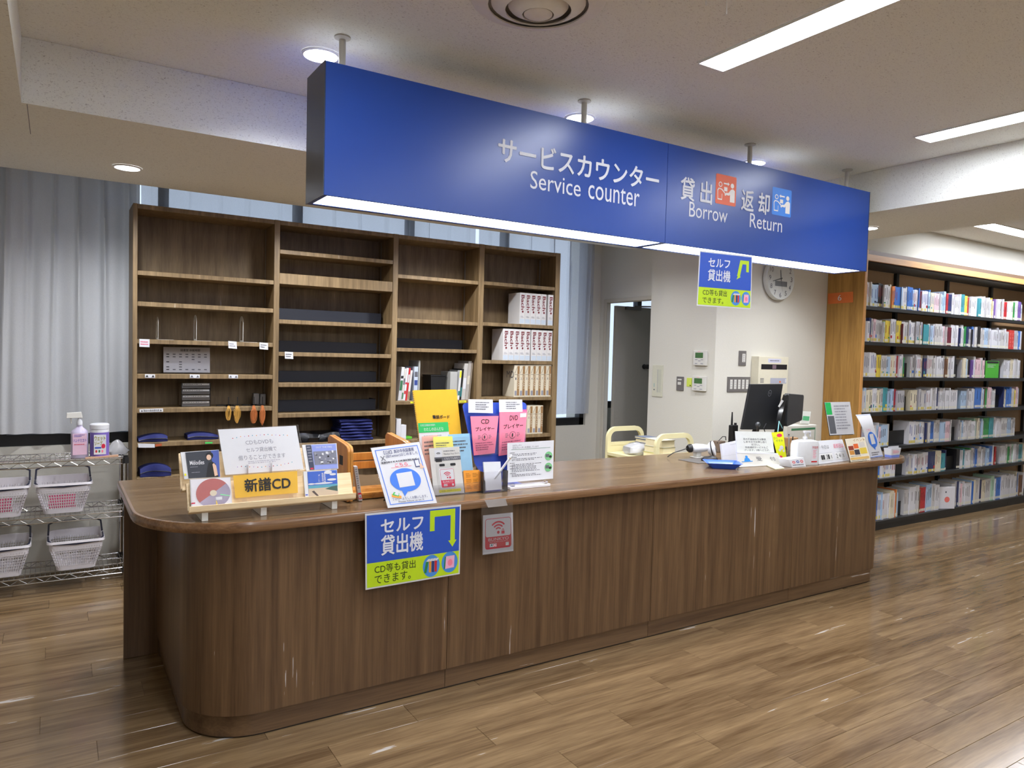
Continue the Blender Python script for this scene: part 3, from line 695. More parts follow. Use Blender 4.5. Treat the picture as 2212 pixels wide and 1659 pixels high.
edge_label([(443, 958.5), (459, 958), (459, 954.5), (443, 955)], 'bright green label below the second navy pouch', 0, mat=M('green_label', (70, 200, 90), .6))
edge_label([(615.5, 774.5), (633.5, 775.5), (633, 760.5), (615, 759.5)], 'lone white label on the second column of shelves', 2, GINK, 8)
YL = M('yellow_label', (236, 230, 40), .6)
edge_label([(886.5, 871.5), (895, 871), (895, 867), (886.5, 867.5)], 'yellow label half hidden by the yellow notebook', 0, mat=YL)
edge_label([(992, 870), (1007, 869.5), (1006.5, 865), (992, 865.5)], 'yellow label under the grey files in the third column', 1, GINK, 9, mat=YL)
edge_label([(854.5, 961), (868, 960), (868, 955), (854.5, 956)], 'green label under the white cartons in the third column', 0, mat=M('green_label', (70, 200, 90), .6))

# bookends on the third shelf
BEM = M('bookend_painted_steel', (206, 204, 196), .4)
def bookend(px, ytop, label, slot):
    z = SH[0, 2]; x = PY(px, 732, BY+.12).x; hh = PY(px, ytop, BY+.12).z-z
    t = thing('bookend', label, 'bookend', (x, BY+.12, z), 'bookends on the empty shelf')
    bx('foot_plate', (x, BY+.05, z+.0006), (x+.09, BY+.19, z+.0018), BEM, t)
    y0, y1 = BY+.06, BY+.18; n = 10
    outer = [(x, y1, z+.002), (x, y0, z+.002)]+[(x, (y0+y1)/2-(y1-y0)/2*math.cos(math.pi*i/n), z+hh-.045+.045*math.sin(math.pi*i/n)) for i in range(n+1)]
    w_ = (y1-y0)/2-.022
    inner = [(x, (y0+y1)/2+w_, z+.012), (x, (y0+y1)/2-w_, z+.012)]+[(x, (y0+y1)/2-w_*math.cos(math.pi*i/n), z+hh-.07+.04*math.sin(math.pi*i/n)) for i in range(n+1)]
    mb = MB(); N = len(outer)
    for dx in (0, .0016): mb.add([(p[0]+dx, p[1], p[2]) for p in outer+inner], [[i, (i+1) % N, N+(i+1) % N, N+i] for i in range(N)])
    v = mb.v[:]; mb.add(v[:N]+v[2*N:3*N], [[i, (i+1) % N, N+(i+1) % N, N+i] for i in range(N)]); mb.add(v[N:2*N]+v[3*N:], [[i, (i+1) % N, N+(i+1) % N, N+i] for i in range(N)])
    mb.out('upright_plate', BEM, t)
bookend(339, 684, 'thin grey bookend at the left of the empty third shelf', 1)
bookend(421, 680, 'pale bookend with an arched slot in the middle of the third shelf', 1)
bookend(521, 683, 'thin grey bookend at the right of the empty third shelf', 1)
# timetable
q = pq([(353, 804.5), (453.5, 805), (453.5, 751), (353, 749.5)], BY+.20, BY+.235)
t = thing('timetable_sheet', 'laminated white timetable sheet standing on the fourth shelf', 'notice', q.c[0])
slab('sheet', q, .001, M('laminated_white', (206, 204, 208), .3), t)
tx(q, '図書室 休館時間', .36, .83, .78, .93, INK, t, bold=.01)
for r_ in range(7):
    for c_ in range(7):
        if r_ in (0, 1, 6) or (c_ in (0, 2, 4, 5) and R.random() > .35):
            u = .06+c_*.135; v_ = .70-r_*.1
            pr(q, u, v_, u+.06, v_+.035, GINK if c_ else INK, t, 'table_entry')
# clear drawer case
q = pq([(391.5, 880.5), (455, 880), (455, 827), (392, 828)], BY+.09)
p0, p1 = q.c[0], q.c[2]; z = SH[0, 4]
t = thing('drawer_case', 'small clear drawer case with four labelled drawers on the fifth shelf', 'drawer case', (p0.x, BY+.1, z))
hc = p1.z-z
SMK = clear('smoky_acrylic', (.35, .34, .33), .1, body=.15)
for k in range(4):
    za = z+.001+hc*k/4; zb = z+hc*(k+1)/4-.003
    dr = bx('drawer', (p0.x+.004, BY+.09, za+.002), (p1.x-.004, BY+.2, zb), SMK, t)
    q_ = Q((p0.x+.004, BY+.0895, za+.002), (p1.x-.004, BY+.0895, za+.002), (p1.x-.004, BY+.0895, zb), (p0.x+.004, BY+.0895, zb))
    pr(q_, .03, .62, .97, .95, M('drawer_label_white', (200, 198, 196), .6), dr, 'drawer_label'); fine(q_, .05, .66, .95, .92, 1, INK, dr, k+3)
MB().box((p0.x, BY+.0885, z+.001), (p0.x+.003, BY+.205, p1.z)).box((p1.x-.003, BY+.0885, z+.001), (p1.x, BY+.205, p1.z)).box((p0.x+.003, BY+.0885, p1.z-.0025), (p1.x-.003, BY+.205, p1.z)).out('case', ACRY, t)
# hooks holding rubber bands
RB1 = M('tan_rubber_band', (196, 150, 70), .6); RB2 = M('rust_rubber_band', (190, 112, 60), .6)
z = SH[0, 4]
for i, (px, bot, mt, nb) in enumerate(((492, 912, RB1, 7), (511, 918, RB1, 9), (547, 918, RB2, 9), (565, 922, RB2, 9))):
    x = PY(px, 878, BY).x; ya = BY-.022
    zb = PY(px, bot, BY).z
    nm = ('leftmost', 'second', 'third', 'rightmost')[i]
    t = thing('wire_hook', '%s of the four black wire hooks on the shelf edge' % nm, 'hook', (x, BY, z))
    MB().tube([(x, BY+.14, z+.004), (x, BY+.01, z+.004), (x, ya+.006, z+.006), (x, ya-.004, z+.02), (x, ya-.004, z+.07)], .0028, 6).out('rod', BLK, t, smooth=True)
    bx('foot', (x-.045, BY+.12, z+.0008), (x+.045, BY+.15, z+.0068), BLK, t)
    r = random.Random(i)
    b = thing('rubber_bands', 'bundle of rubber bands hanging on the %s hook' % nm, 'rubber bands', (x, ya, z))
    for k in range(nb):
        wd = r.uniform(.004, .019); dep = (z+.0-zb)*r.uniform(.72, 1.0); ox = r.uniform(-.006, .006); yy = ya-.002-.003*k/nb-.004
        pts = [(x+ox+wd*math.sin(2*math.pi*a/14)*(1 if math.cos(2*math.pi*a/14) < .5 else .5), yy-.004*math.cos(2*math.pi*a/14)+.012*(math.cos(2*math.pi*a/14) > .9), z+.012-dep/2+dep/2*math.cos(2*math.pi*a/14)) for a in range(14)]
        MB().tube(pts, .0016, 5, True).out('band', mt, b, smooth=True)
for i, (a, b_, tp) in enumerate(((546, 559, 850), (560.5, 573, 851.5))):
    x0, x1 = PY(a, 860, BY+.16).x, PY(b_, 860, BY+.16).x
    tag(MB().hexa([(x0, BY+.15, z+.001), (x1, BY+.15, z+.001), (x1, BY+.2, z+.001), (x0, BY+.2, z+.001), (x0+.004, BY+.15, PY(a, tp, BY+.15).z), (x1, BY+.15, PY(a, tp, BY+.15).z), (x1, BY+.2, PY(a, tp, BY+.15).z), (x0+.004, BY+.2, PY(a, tp, BY+.15).z)]).out('metal_box', M('dull_grey_tin', (120, 116, 112), .5, metal=.3), None, bevel=.002), '%s grey metal box behind the rubber bands' % ('left', 'right')[i], 'box')
# navy pouches
def pouch(px0, px1, ytop, zb, label, hgt, skew, yb):
    x0, x1 = PY(px0, 950, yb).x, PY(px1, 950, yb).x; n = 14
    ring = []
    t = thing('navy_pouch', label, 'pouch', ((x0+x1)/2, yb, zb), 'navy pouches on the bookcase')
    mb = MB(); rows = []
    for i in range(n+1):
        s = i/n; x = x0+(x1-x0)*s; th = hgt*(.35+.65*math.sin(math.pi*min(1, max(0, .06+s*.9)))**.5)*(1+skew*(s-.5))
        y0, y1 = yb-.01+.01*math.sin(s*7), yb+.15
        rows.append([(x, y0, zb+.002), (x, y0-.004, zb+th*.5), (x, y0+.012, zb+th), (x, (y0+y1)/2, zb+th*1.02), (x, y1-.01, zb+th*.9), (x, y1, zb+.002)])
    MB().rings(rows).out('cloth', NAVY, t, smooth=True)
    MB().tube([(r_[1][0], r_[1][1]-.002, r_[1][2]) for r_ in rows], .0022, 5).out('zip', BLKP, t)
pouch(299, 362, 942, SH[0, 5], 'flat navy pouch at the left of the sixth shelf, tilted corner', .045, .5, BY+.03)
pouch(405, 472, 940, SH[0, 5], 'flat navy pouch lying half behind the white sheet', .045, -.3, BY+.05)
pouch(303, 370, 1010, SH[0, 6], 'boxy navy pouch on the lowest visible shelf', .078, 0, BY+.02)
# folded navy bags and black bags on column 2
z = SH[1, 6]; x0, x1 = PY(735, 930, BY+.03).x, PY(802, 930, BY+.03).x
hN = (PY(770, 906, BY+.03).z-z)/7
for k in range(7):
    dx = R.uniform(-.01, .008); dw = R.uniform(-.012, .012)
    t = tag(MB().rings([[(x0+dx+(x1-x0+dw)*s, BY+.025+R.uniform(-.004, .004), z+.001+hN*k+hN*.08), (x0+dx+(x1-x0+dw)*s, BY+.015+.004*math.sin(9*s+k), z+.001+hN*(k+.5)), (x0+dx+(x1-x0+dw)*s, BY+.028, z+.001+hN*(k+.92)+.002*math.sin(11*s+k)), (x0+dx+(x1-x0+dw)*s, BY+.22, z+.001+hN*(k+.9)), (x0+dx+(x1-x0+dw)*s, BY+.22, z+.001+hN*(k+.08))] for s in [i/8 for i in range(9)]]).out('folded_navy_bag', NAVY, None, smooth=True),
            'folded navy cloth bag, %s from the bottom of the stack' % ordn(k+1), 'bag', 'stack of folded navy bags')
x0, x1 = PY(646, 940, BY+.03).x, PY(734, 940, BY+.03).x
tag(MB().rings([[(x0+(x1-x0)*s, BY+.02, z+.001), (x0+(x1-x0)*s, BY+.012+.006*math.sin(14*s), z+.035), (x0+(x1-x0)*s, BY+.03, z+.062+.008*math.sin(8*s+1)), (x0+(x1-x0)*s, BY+.2, z+.066), (x0+(x1-x0)*s, BY+.22, z+.001)] for s in [i/16 for i in range(17)]]).out('black_vinyl_bag', M('black_vinyl', (22, 23, 26), .25, var=.2, bump=.4), None, smooth=True), 'glossy folded black bag beside the navy bag stack', 'bag')

# column 3: magazines, files, box
def leaner(name, label, cat, c, k, pxb, pxt, ytop, yfr, dep, mat, grp, band=None, wpx=6):
    z = SH[c, k]; ya = BY+yfr; pxt = pxb+(pxt-pxb)*(862-ytop)/80
    xb0, xb1 = PY(pxb, 862, ya).x, PY(pxb+wpx, 862, ya).x; xt0, xt1 = PY(pxt, 862, ya).x, PY(pxt+wpx, 862, ya).x; zt_ = PY(pxt, ytop, ya).z
    o = MB().hexa([(xb0, ya, z+.001), (xb1, ya, z+.001), (xb1, ya+dep, z+.001), (xb0, ya+dep, z+.001), (xt0, ya, zt_), (xt1, ya, zt_), (xt1, ya+dep, zt_), (xt0, ya+dep, zt_)]).out(name, mat, None, bevel=.0008, segs=1, loc=(xb0, ya, z))
    tag(o, label, cat, grp)
    q = Q((xb0, ya, z+.001), (xb1, ya, z+.001), (xt1, ya, zt_), (xt0, ya, zt_))
    o2 = o
    if band is not None:
        for (v0, v1, bm_) in band: pr(q, .1, v0, .9, v1, bm_, o2, 'spine_print')
    return o
g = 'magazines and files in the third bookcase column'
GR = M('spine_green', (60, 120, 80), .6); RDS = M('spine_red', (196, 40, 44), .5); TL = M('teal_print', (40, 120, 120), .6); DB = M('deep_blue_print', (50, 70, 140), .6)
leaner('magazine', 'white magazine with green spine print, leftmost of the leaning magazines', 'magazine', 2, 3, 859.5, 868, 793, .05, .17, WHITE, g, [(.3, .6, GR), (.66, .74, INK)], 6.5)
leaner('magazine', 'pale magazine with dark spine print, second of the leaning magazines', 'magazine', 2, 3, 866.5, 875, 797, .05, .17, M('mag_pale', (212, 206, 198), .5), g, [(.05, .25, GR), (.5, .7, GINK)], 3.5)
leaner('magazine', 'white magazine with red lettering, third of the leaning magazines', 'magazine', 2, 3, 870.5, 879, 795, .05, .17, WHITE, g, [(.2, .3, RDS), (.5, .56, RED)], 4.5)
leaner('magazine', 'red-spined magazine among the leaning white ones', 'magazine', 2, 3, 875.5, 884, 795, .05, .17, RDS, g, [(.55, .8, WHITE)], 3.5)
leaner('magazine', 'white and tan magazine right of the red-spined one', 'magazine', 2, 3, 879.5, 888, 800, .05, .17, M('mag_white2', (214, 210, 206), .5), g, [(.02, .3, M('mag_tan', (150, 120, 84), .6))], 4.5)
leaner('magazine', 'blue and white picture magazine against the grey file', 'magazine', 2, 3, 893.5, 894, 792, .05, .17, M('mag_bluewhite', (190, 200, 216), .5), g, [(.1, .3, DB), (.45, .6, DB), (.7, .85, GINK)], 8)
leaner('file_box', 'dark-edged grey file standing right of the magazines', 'file', 2, 3, 902.5, 903, 779, .05, .19, M('file_grey', (150, 152, 148), .5), g, [(.0, 1, M('file_grey2', (165, 166, 160), .5))], 3.5)
z = SH[2, 3]
x0, x1 = PY(930, 830, BY+.1).x, PY(962, 830, BY+.1).x; zt_ = PY(960, 812.5, BY+.1).z
t = thing('black_box', 'open black box beside the leaning grey files', 'box', ((x0+x1)/2, BY+.15, z))
MB().hexa([(x0+.008, BY+.1, z+.001), (x1-.008, BY+.1, z+.001), (x1-.008, BY+.24, z+.001), (x0+.008, BY+.24, z+.001), (x0, BY+.095, zt_), (x1, BY+.095, zt_), (x1, BY+.245, zt_), (x0, BY+.245, zt_)]).out('body', BLKP, t)
MB().box((x0-.003, BY+.09, zt_), (x1+.003, BY+.25, zt_+.008)).out('rim', BLKP, t, bevel=.002)
leaner('file_box', 'light grey folder standing left of the leaning binders', 'file', 2, 3, 971.5, 972, 803, .05, .17, M('folder_grey', (176, 176, 172), .5), g, None, 15)
for _l, _px, _w, _yt, _m, _b in (('white folder with a yellow tab among the grey binders', 987.5, 4.5, 800, M('folder_white', (210, 210, 208), .5), [(.75, .98, YL), (.15, .3, TL)]),
        ('thin black folder among the grey binders', 992.5, 3.5, 797, BLKP, [(.1, .4, TL)]),
        ('wide light grey binder, left of the two tall ones', 996.5, 7.5, 785, M('binder_grey', (190, 186, 180), .5), [(.3, .6, WHITE)]),
        ('wide beige-grey binder, right of the two tall ones', 1004.5, 6.5, 780, M('binder_grey2', (172, 166, 158), .5), [(.4, .62, M('binder_lab', (205, 198, 180), .5))]),
        ('narrow dark beige folder at the right end of the binders', 1011.5, 3, 783, M('binder_tan', (140, 128, 112), .5), None)):
    leaner('file_box', _l, 'file', 2, 3, _px, _px+6, _yt, .05, .18, _m, g, _b, _w)
z = SH[2, 4]
x0, xm, x1 = PY(856, 930, BY+.03).x, PY(866, 930, BY+.03).x, PY(877.5, 930, BY+.03).x
tag(bx('white_carton', (x0, BY+.03, z+.001), (xm, BY+.2, PY(860, 905, BY+.03).z), WHITE, None, bevel=.001, segs=1), 'taller white carton in the lowest shelf of the third column', 'carton')
tag(bx('white_carton', (xm+.001, BY+.03, z+.001), (x1, BY+.2, PY(872, 918, BY+.03).z), WHITE, None, bevel=.001, segs=1), 'shorter white carton beside the taller one', 'carton')
tag(MB().box((x1+.005, BY+.05, z+.001), (x1+.06, BY+.2, z+.02)).out('green_case', M('green_plastic', (90, 190, 40), .4), None, bevel=.003), 'flat green case beside the white cartons', 'case')

# column 4: box sets
BW = M('box_set_white', (222, 220, 218), .45, var=.03); BG_ = M('box_set_pale_blue', (200, 212, 224), .45); CURS = M('box_cursive_red', (120, 36, 44), .6)
MC = M('box_set_cream', (226, 216, 192), .45, var=.03); MBR = M('box_set_brown', (156, 118, 74), .5); SIDE = M('box_set_grey_side', (186, 182, 176), .5)
BXW = .0525
def cursive_box(c, k, px0, px1, ytop, label, first):
    z = SH[c, k]; ya = BY+.012; x0 = PY(px0, 750, ya).x+.0006; x1 = x0+BXW; zt_ = PY((px0+px1)/2, ytop, ya).z
    if first is None:
        t = thing('box_set', label, 'box set', (x0, ya, z), 'white box sets with cursive lettering')
        bx('box', (x0, ya, z+.0008), (x1, ya+.18, zt_), BW, t, bevel=.0012, segs=1)
        q = Q((x0, ya, z), (x1, ya, z), (x1, ya, zt_), (x0, ya, zt_))
        pr(q, .06, .03, .94, .17, BG_, t, 'pale_blue_foot')
        tx(q, 'Bach', .25, .46, .85, .93, CURS, t, rot=-90, bold=.015); disc(q, .58, .40, .16, .035, CURS, t, 'red_dot')
        fine(q, .2, .2, .8, .27, 2, LINK, t, 5)
        return t
    return copy_tree(first, (min(x0, posts[4][0]-.004-BXW), ya, z), 0, label)
def edges(l, sc=.3345, off=560): return [off+v*sc for v in l]
_pp = (PY(1100, 750, BY+.012).x-PY(1099, 750, BY+.012).x)
_d = (BXW+.0012)
_x1 = posts[4][0]-.006
def rowx(n, gap_after, gap):      # left edges in metres, packed against the right upright
    xs = []; x = _x1-n*_d-gap
    for i in range(n):
        xs.append(x); x += _d+(gap if i == gap_after else 0)
    return xs
def pxx(x): return PXINV(x)
def PXINV(x):
    p = pix((x, BY+.012, 1.5)); lo, hi = 900., 1300.
    for _ in range(40):
        m = (lo+hi)/2
        if PY(m, 750, BY+.012).x < x: lo = m
        else: hi = m
    return lo
cb = None
_r1 = rowx(6, 4, .018); _r2 = rowx(9, 4, .01)
for i, x in enumerate(_r1):
    o = cursive_box(3, 1, PXINV(x-.0006), PXINV(x+BXW), 632, 'white box set with red cursive lettering, upper row, %s from left' % ordn(i+1), cb); cb = cb or o
for i, x in enumerate(_r2): cursive_box(3, 2, PXINV(x-.0006), PXINV(x+BXW), 709, 'white box set with red cursive lettering, lower row, %s from left' % ordn(i+1), cb)
def cream_box(k, px0, px1, ytop, num, label):
    z = SH[3, k]; ya = BY+.012; x0 = px0; x1 = px0+BXW; px0 = px1 = PXINV(x0); zt_ = PY((px0+px1)/2, ytop, ya).z
    t = thing('box_set', label, 'box set', (x0, ya, z), 'cream box sets with a brown band')
    bx('box', (x0, ya, z+.0008), (x1, ya+.18, zt_), MC, t, bevel=.0012, segs=1)
    q = Q((x0, ya, z), (x1, ya, z), (x1, ya, zt_), (x0, ya, zt_))
    pr(q, .55, .05, .95, .97, MBR, t, 'brown_band'); pol(q, [(.06, .74), (.12, .74), (.56, .95), (.56, .97)], INK, t, 'black_diagonal')
    tx(q, 'MOZART', .6, .25, .92, .72, MC, t, rot=-90); tx(q, num, .18, .54, .38, .61, GINK, t)
    pr(q, .05, .70, .95, .71, INK, t, 'rule'); pr(q, .12, .05, .5, .2, LINK, t, 'vignette')
    return t
for i, x in enumerate(rowx(7, 99, 0)):
    o = cream_box(3, x, None, 788.5, '123467'[i:i+1] or '8', 'cream box set with a brown band, full row, %s from left' % ordn(i+1))
    if i == 0:
        p = o.location; x_ = p.x; ql = Q((x_, BY+.192, p.z), (x_, BY+.012, p.z), (x_, BY+.012, p.z+.24), (x_, BY+.192, p.z+.24)); tx(ql, 'MO', .35, .66, .95, .9, GINK, o)
for i in range(3):
    cream_box(4, rowx(3, 99, 0)[i]-.075, None, 876, ('10', '11', '12')[i], 'cream box set with a brown band, lowest shelf, %s from left' % ordn(i+1))

# ================================================================== WIRE RACK AND BASKETS AT THE LEFT
RX0, RX1, RY0, RY1 = -.80, .362, 4.945, 5.305
RZ = [.118, .464, .787]
rk = thing('wire_rack', 'chrome wire rack below the white curtain at the left', 'rack', (-.2, 5.1, 0))
for x in (RX0, RX1):
    for y in (RY0, RY1):
        MB().tube([(x, y, .0), (x, y, .80)], .0125, 10).out('post', CHROME, rk, smooth=True)
        MB().lathe((x, y, .80), [(.0135, -.01), (.0135, .004), (.004, .006)], 10).out('post_cap', BLKP, rk)
        for z in RZ: MB().lathe((x, y, z-.03), [(.0126, 0), (.019, 0), (.017, .035), (.0126, .035)], 10).out('collar', BLKP, rk)
def zig(p0, p1, z0, z1, n):
    pts = []
    for i in range(2*n+1):
        s = i/(2*n); pts.append((p0[0]+(p1[0]-p0[0])*s, p0[1]+(p1[1]-p0[1])*s, z1 if i % 2 else z0))
    return pts
for z in RZ:
    sh = MB()
    for y in (RY0, RY1): sh.tube([(RX0, y, z), (RX1, y, z)], .0035, 6).tube([(RX0, y, z-.032), (RX1, y, z-.032)], .003, 6)
    for x in (RX0, RX1): sh.tube([(x, RY0, z), (x, RY1, z)], .0035, 6).tube([(x, RY0, z-.032), (x, RY1, z-.032)], .003, 6)
    s_ = sh.out('wire_shelf', CHROME, rk, smooth=True)
    for y in (RY0, RY1): MB().tube(zig((RX0, y), (RX1, y), z-.03, z-.002, 14), .0022, 5).out('truss_wire', CHROME, s_)
    w_ = MB(); x = RX0+.025
    while x < RX1-.01: w_.tube([(x, RY0, z+.001), (x, RY1, z+.001)], .0016, 4); x += .025
    for y in (5.06, 5.18): w_.tube([(RX0, y, z-.004), (RX1, y, z-.004)], .0025, 5)
    o = w_.out('deck_wires', CHROME, s_); o['kind'] = 'stuff'
# basket
BSK = M('white_basket_plastic', (222, 218, 222), .4, var=.02)
def basket(loc, label, content):
    t = thing('shopping_basket', label, 'basket', loc, 'white shopping baskets on the wire rack')
    x, y, z = loc; wt_, dt, wb, db, hh = .136, .165, .10, .13, .185
    def rect(s, zz, ex=0):
        a = wb+(wt_-wb)*s+ex; b = db+(dt-db)*s+ex; rr = .03; pts = []
        for cx_, cy_, a0 in ((a-rr, -b+rr, -90), (a-rr, b-rr, 0), (-a+rr, b-rr, 90), (-a+rr, -b+rr, 180)):
            for k in range(4): an = math.radians(a0+30*k); pts.append((x+cx_+rr*math.cos(an), y+cy_+rr*math.sin(an), z+zz))
        return pts
    MB().rings([rect(0, .003), rect(0, .008)]).out('floor_panel', BSK, t)
    body_ = MB()
    body_.rings([rect(1, hh-.055), rect(1, hh-.0), rect(1, hh, .012), rect(1, hh-.012, .014)], True, False)
    body_.rings([rect(0, .003), rect(.12, .03)], True, False)
    body_.out('rim', BSK, t, smooth=True)
    mb = MB(); 
    def side(p, n):   # vertical ribs
        (ax, ay), (bx_, by_) = p
        for i in range(n+1):
            s = i/n; u = ax+(bx_-ax)*s; v_ = ay+(by_-ay)*s
            def at(f): return V((x+u*(wb+(wt_-wb)*f), y+v_*(db+(dt-db)*f), z+.02+(hh-.06)*f))
            mb.tube([at(.02), at(1)], .0024, 4)
    for p, n in ((((-.9, -1), (.9, -1)), 18), (((-.9, 1), (.9, 1)), 18), (((-1, -.85), (-1, .85)), 12), (((1, -.85), (1, .85)), 12)): side(p, n)
    for f in (.1, .24, .38, .52, .66, .8):
        pts = rect(f, .02+(hh-.06)*f); mb.tube([V(p) for p in pts], .0024, 4, True)
    mb.out('lattice', BSK, t)['kind'] = 'stuff'
    for s_ in (-1, 1):
        yy = s_*(dt+.006)
        pts = [(x-wt_-.006, y+yy*.15, z+hh+.004), (x-wt_-.004, y+yy*.8, z+hh+.004 + (.0 if s_ < 0 else .04)), (x-wt_+.02, y+yy, z+hh-(.012 if s_ < 0 else -.05)), (x, y+yy, z+hh-(.02 if s_ < 0 else -.052)), (x+wt_-.02, y+yy, z+hh-(.012 if s_ < 0 else -.05)), (x+wt_+.004, y+yy*.8, z+hh+.004+(.0 if s_ < 0 else .04)), (x+wt_+.006, y+yy*.15, z+hh+.004)]
        MB().tube(pts, .0052, 6).out('handle', M('navy_handle_plastic', (36, 38, 60), .4), t, smooth=True)
    if content:
        bx('pink_sheet_insert', (x-.075, y-.118, z+.012), (x+.06, y-.114, z+.11), M('pink_sheet', (238, 110, 150), .6), t)
    return t
def bpos(pxl, pxr, pyb, zsh):
    a, b = PY(pxl, pyb, RY0), PY(pxr, pyb, RY0); return ((a.x+b.x)/2, RY0+.19, zsh+.003)
basket(bpos(94, 180, 1112, RZ[1]), 'white basket with a pink sheet inside, right one on the middle rack shelf', True)
basket((bpos(-40, 55, 1120, RZ[1])[0]-.025, RY0+.19, RZ[1]+.003), 'white basket with a pink sheet inside, cut by the left picture edge', True)
basket(bpos(122, 207, 1225, RZ[0]), 'empty white basket, right one on the bottom rack shelf', False)
basket((bpos(-40, 58, 1240, RZ[0])[0]-.025, RY0+.19, RZ[0]+.003), 'empty white basket on the bottom shelf, cut by the left picture edge', False)
# bottles on the rack
ztp = RZ[2]+.0028
p = PZ(172, 977, ztp); yb = 5.05; xb = PY(172, 970, yb).x
t = thing('spray_bottle', 'translucent hand mist spray bottle with a pinkish lower half', 'bottle', (xb, yb, ztp))
hb = PY(172, 918, yb).z-ztp; rb = PY(191, 950, yb).x-xb
MB().lathe((xb, yb, ztp), [(rb*.92, 0), (rb, .004), (rb, hb*.72), (rb*.93, hb*.82), (rb*.35, hb*.94), (rb*.3, hb)], 22, 1, .7).out('bottle', M('translucent_lilac', (206, 196, 222), .3), t, smooth=True)
MB().lathe((xb, yb, ztp+hb), [(rb*.34, 0), (rb*.34, hb*.1), (rb*.2, hb*.2), (rb*.2, hb*.26)], 16).out('collar', WHITE, t, smooth=True)
MB().hexa([(xb-rb*1.5, yb-.014, ztp+hb*1.22), (xb+rb*.35, yb-.014, ztp+hb*1.22), (xb+rb*.35, yb+.014, ztp+hb*1.22), (xb-rb*1.5, yb+.014, ztp+hb*1.24), (xb-rb*1.45, yb-.012, ztp+hb*1.38), (xb+rb*.2, yb-.012, ztp+hb*1.4), (xb+rb*.2, yb+.012, ztp+hb*1.4), (xb-rb*1.45, yb+.012, ztp+hb*1.38)]).tube([(xb-rb*1.0, yb, ztp+hb*1.24), (xb-rb*.95, yb, ztp+hb*1.05)], .005, 6).out('spray_head', OFFW, t, bevel=.002)
q = Q((xb-rb*.8, yb-rb*.72, ztp+.02), (xb+rb*.8, yb-rb*.72, ztp+.02), (xb+rb*.8, yb-rb*.72, ztp+hb*.75), (xb-rb*.8, yb-rb*.72, ztp+hb*.75))
slab('front_label', q, .0005, M('pink_fluid_label', (222, 186, 206), .5), t); tx(q, 'ハンドミスト', .04, .60, .96, .76, M('label_blue', (60, 80, 180), .5), t, bold=.01); fine(q, .1, .84, .9, .97, 2, M('label_blue', (60, 80, 180), .5), t, 3); fine(q, .1, .45, .9, .54, 1, RED, t, 4)
xb = PY(215, 970, yb).x; rb = PY(236, 950, yb).x-xb; hb = PY(215, 914, yb).z-ztp
t = thing('wipes_tub', 'white tub of wet wipes with a purple label', 'tub', (xb, yb, ztp))
MB().lathe((xb, yb, ztp), [(rb*.96, 0), (rb, .004), (rb, hb*.8), (rb*.97, hb*.84)], 26).out('tub', WHITE, t, smooth=True)
MB().lathe((xb, yb, ztp+hb*.84), [(rb*1.02, 0), (rb*1.02, hb*.12), (rb*.9, hb*.15), (rb*.4, hb*.16)], 26).out('lid', WHITE, t, smooth=True)
n = 18
mb = MB().rings([[(xb+rb*1.006*math.cos(math.radians(-165+150*i/n)), yb+rb*1.006*math.sin(math.radians(-165+150*i/n)), ztp+zz) for i in range(n+1)] for zz in (.008, hb*.74)], False, False); mb.out('purple_label', M('label_purple', (120, 100, 180), .5), t, smooth=True)
q = Q((xb-rb*.62, yb-rb*1.02, ztp+.02), (xb+rb*.62, yb-rb*1.02, ztp+.02), (xb+rb*.62, yb-rb*1.02, ztp+hb*.68), (xb-rb*.62, yb-rb*1.02, ztp+hb*.68))
slab('label_panel', q, .0005, WHITE, t); tx(q, 'ウェット', .05, .70, .95, .95, M('label_olive', (150, 140, 20), .5), t, bold=.02); tx(q, 'ソープ', .05, .46, .7, .68, M('label_olive', (150, 140, 20), .5), t, bold=.02); disc(q, .78, .42, .16, .12, RED, t); pr(q, .08, .3, .6, .38, M('label_blue', (60, 80, 180), .5), t)
for k in range(3): disc(q, .2+k*.25, .16, .08, .07, (RDS, GR, PINK)[k], t)
xa = PY(254, 970, yb+.05).x
bag = MB(); rr = random.Random(4)
bag.rings([[(xa+r_*(1+.18*rr.uniform(-1, 1))*math.cos(2*math.pi*j/12), yb+.06+r_*(1+.15*rr.uniform(-1, 1))*.7*math.sin(2*math.pi*j/12), ztp+.002+z_) for j in range(12)] for r_, z_ in ((.05, .0), (.062, .02), (.05, .05), (.03, .075), (.008, .09))])
tag(bag.out('plastic_bag', clear('crumpled_clear_plastic', (.86, .86, .88), .25, body=.35), None, smooth=True), 'crumpled clear plastic bag beside the wipes tub', 'plastic bag')
p0, p1 = PY(184, 984, 4.99), PY(256, 974, 4.99)
tag(MB().hexa([(p0.x, 4.96, ztp+.0006), (p1.x, 4.99, ztp+.0006), (p1.x, 5.02, ztp+.0006), (p0.x, 5.0, ztp+.0006), (p0.x, 4.96, ztp+.006), (p1.x, 4.99, ztp+.012), (p1.x, 5.02, ztp+.012), (p0.x, 5.0, ztp+.006)]).out('wooden_stick', M('pale_brown_stick', (190, 150, 120), .6), None), 'flat brown stick lying at the front of the rack top', 'stick')

# ================================================================== COUNTER TOP, LEFT GROUP
ZB = ZT+.0004
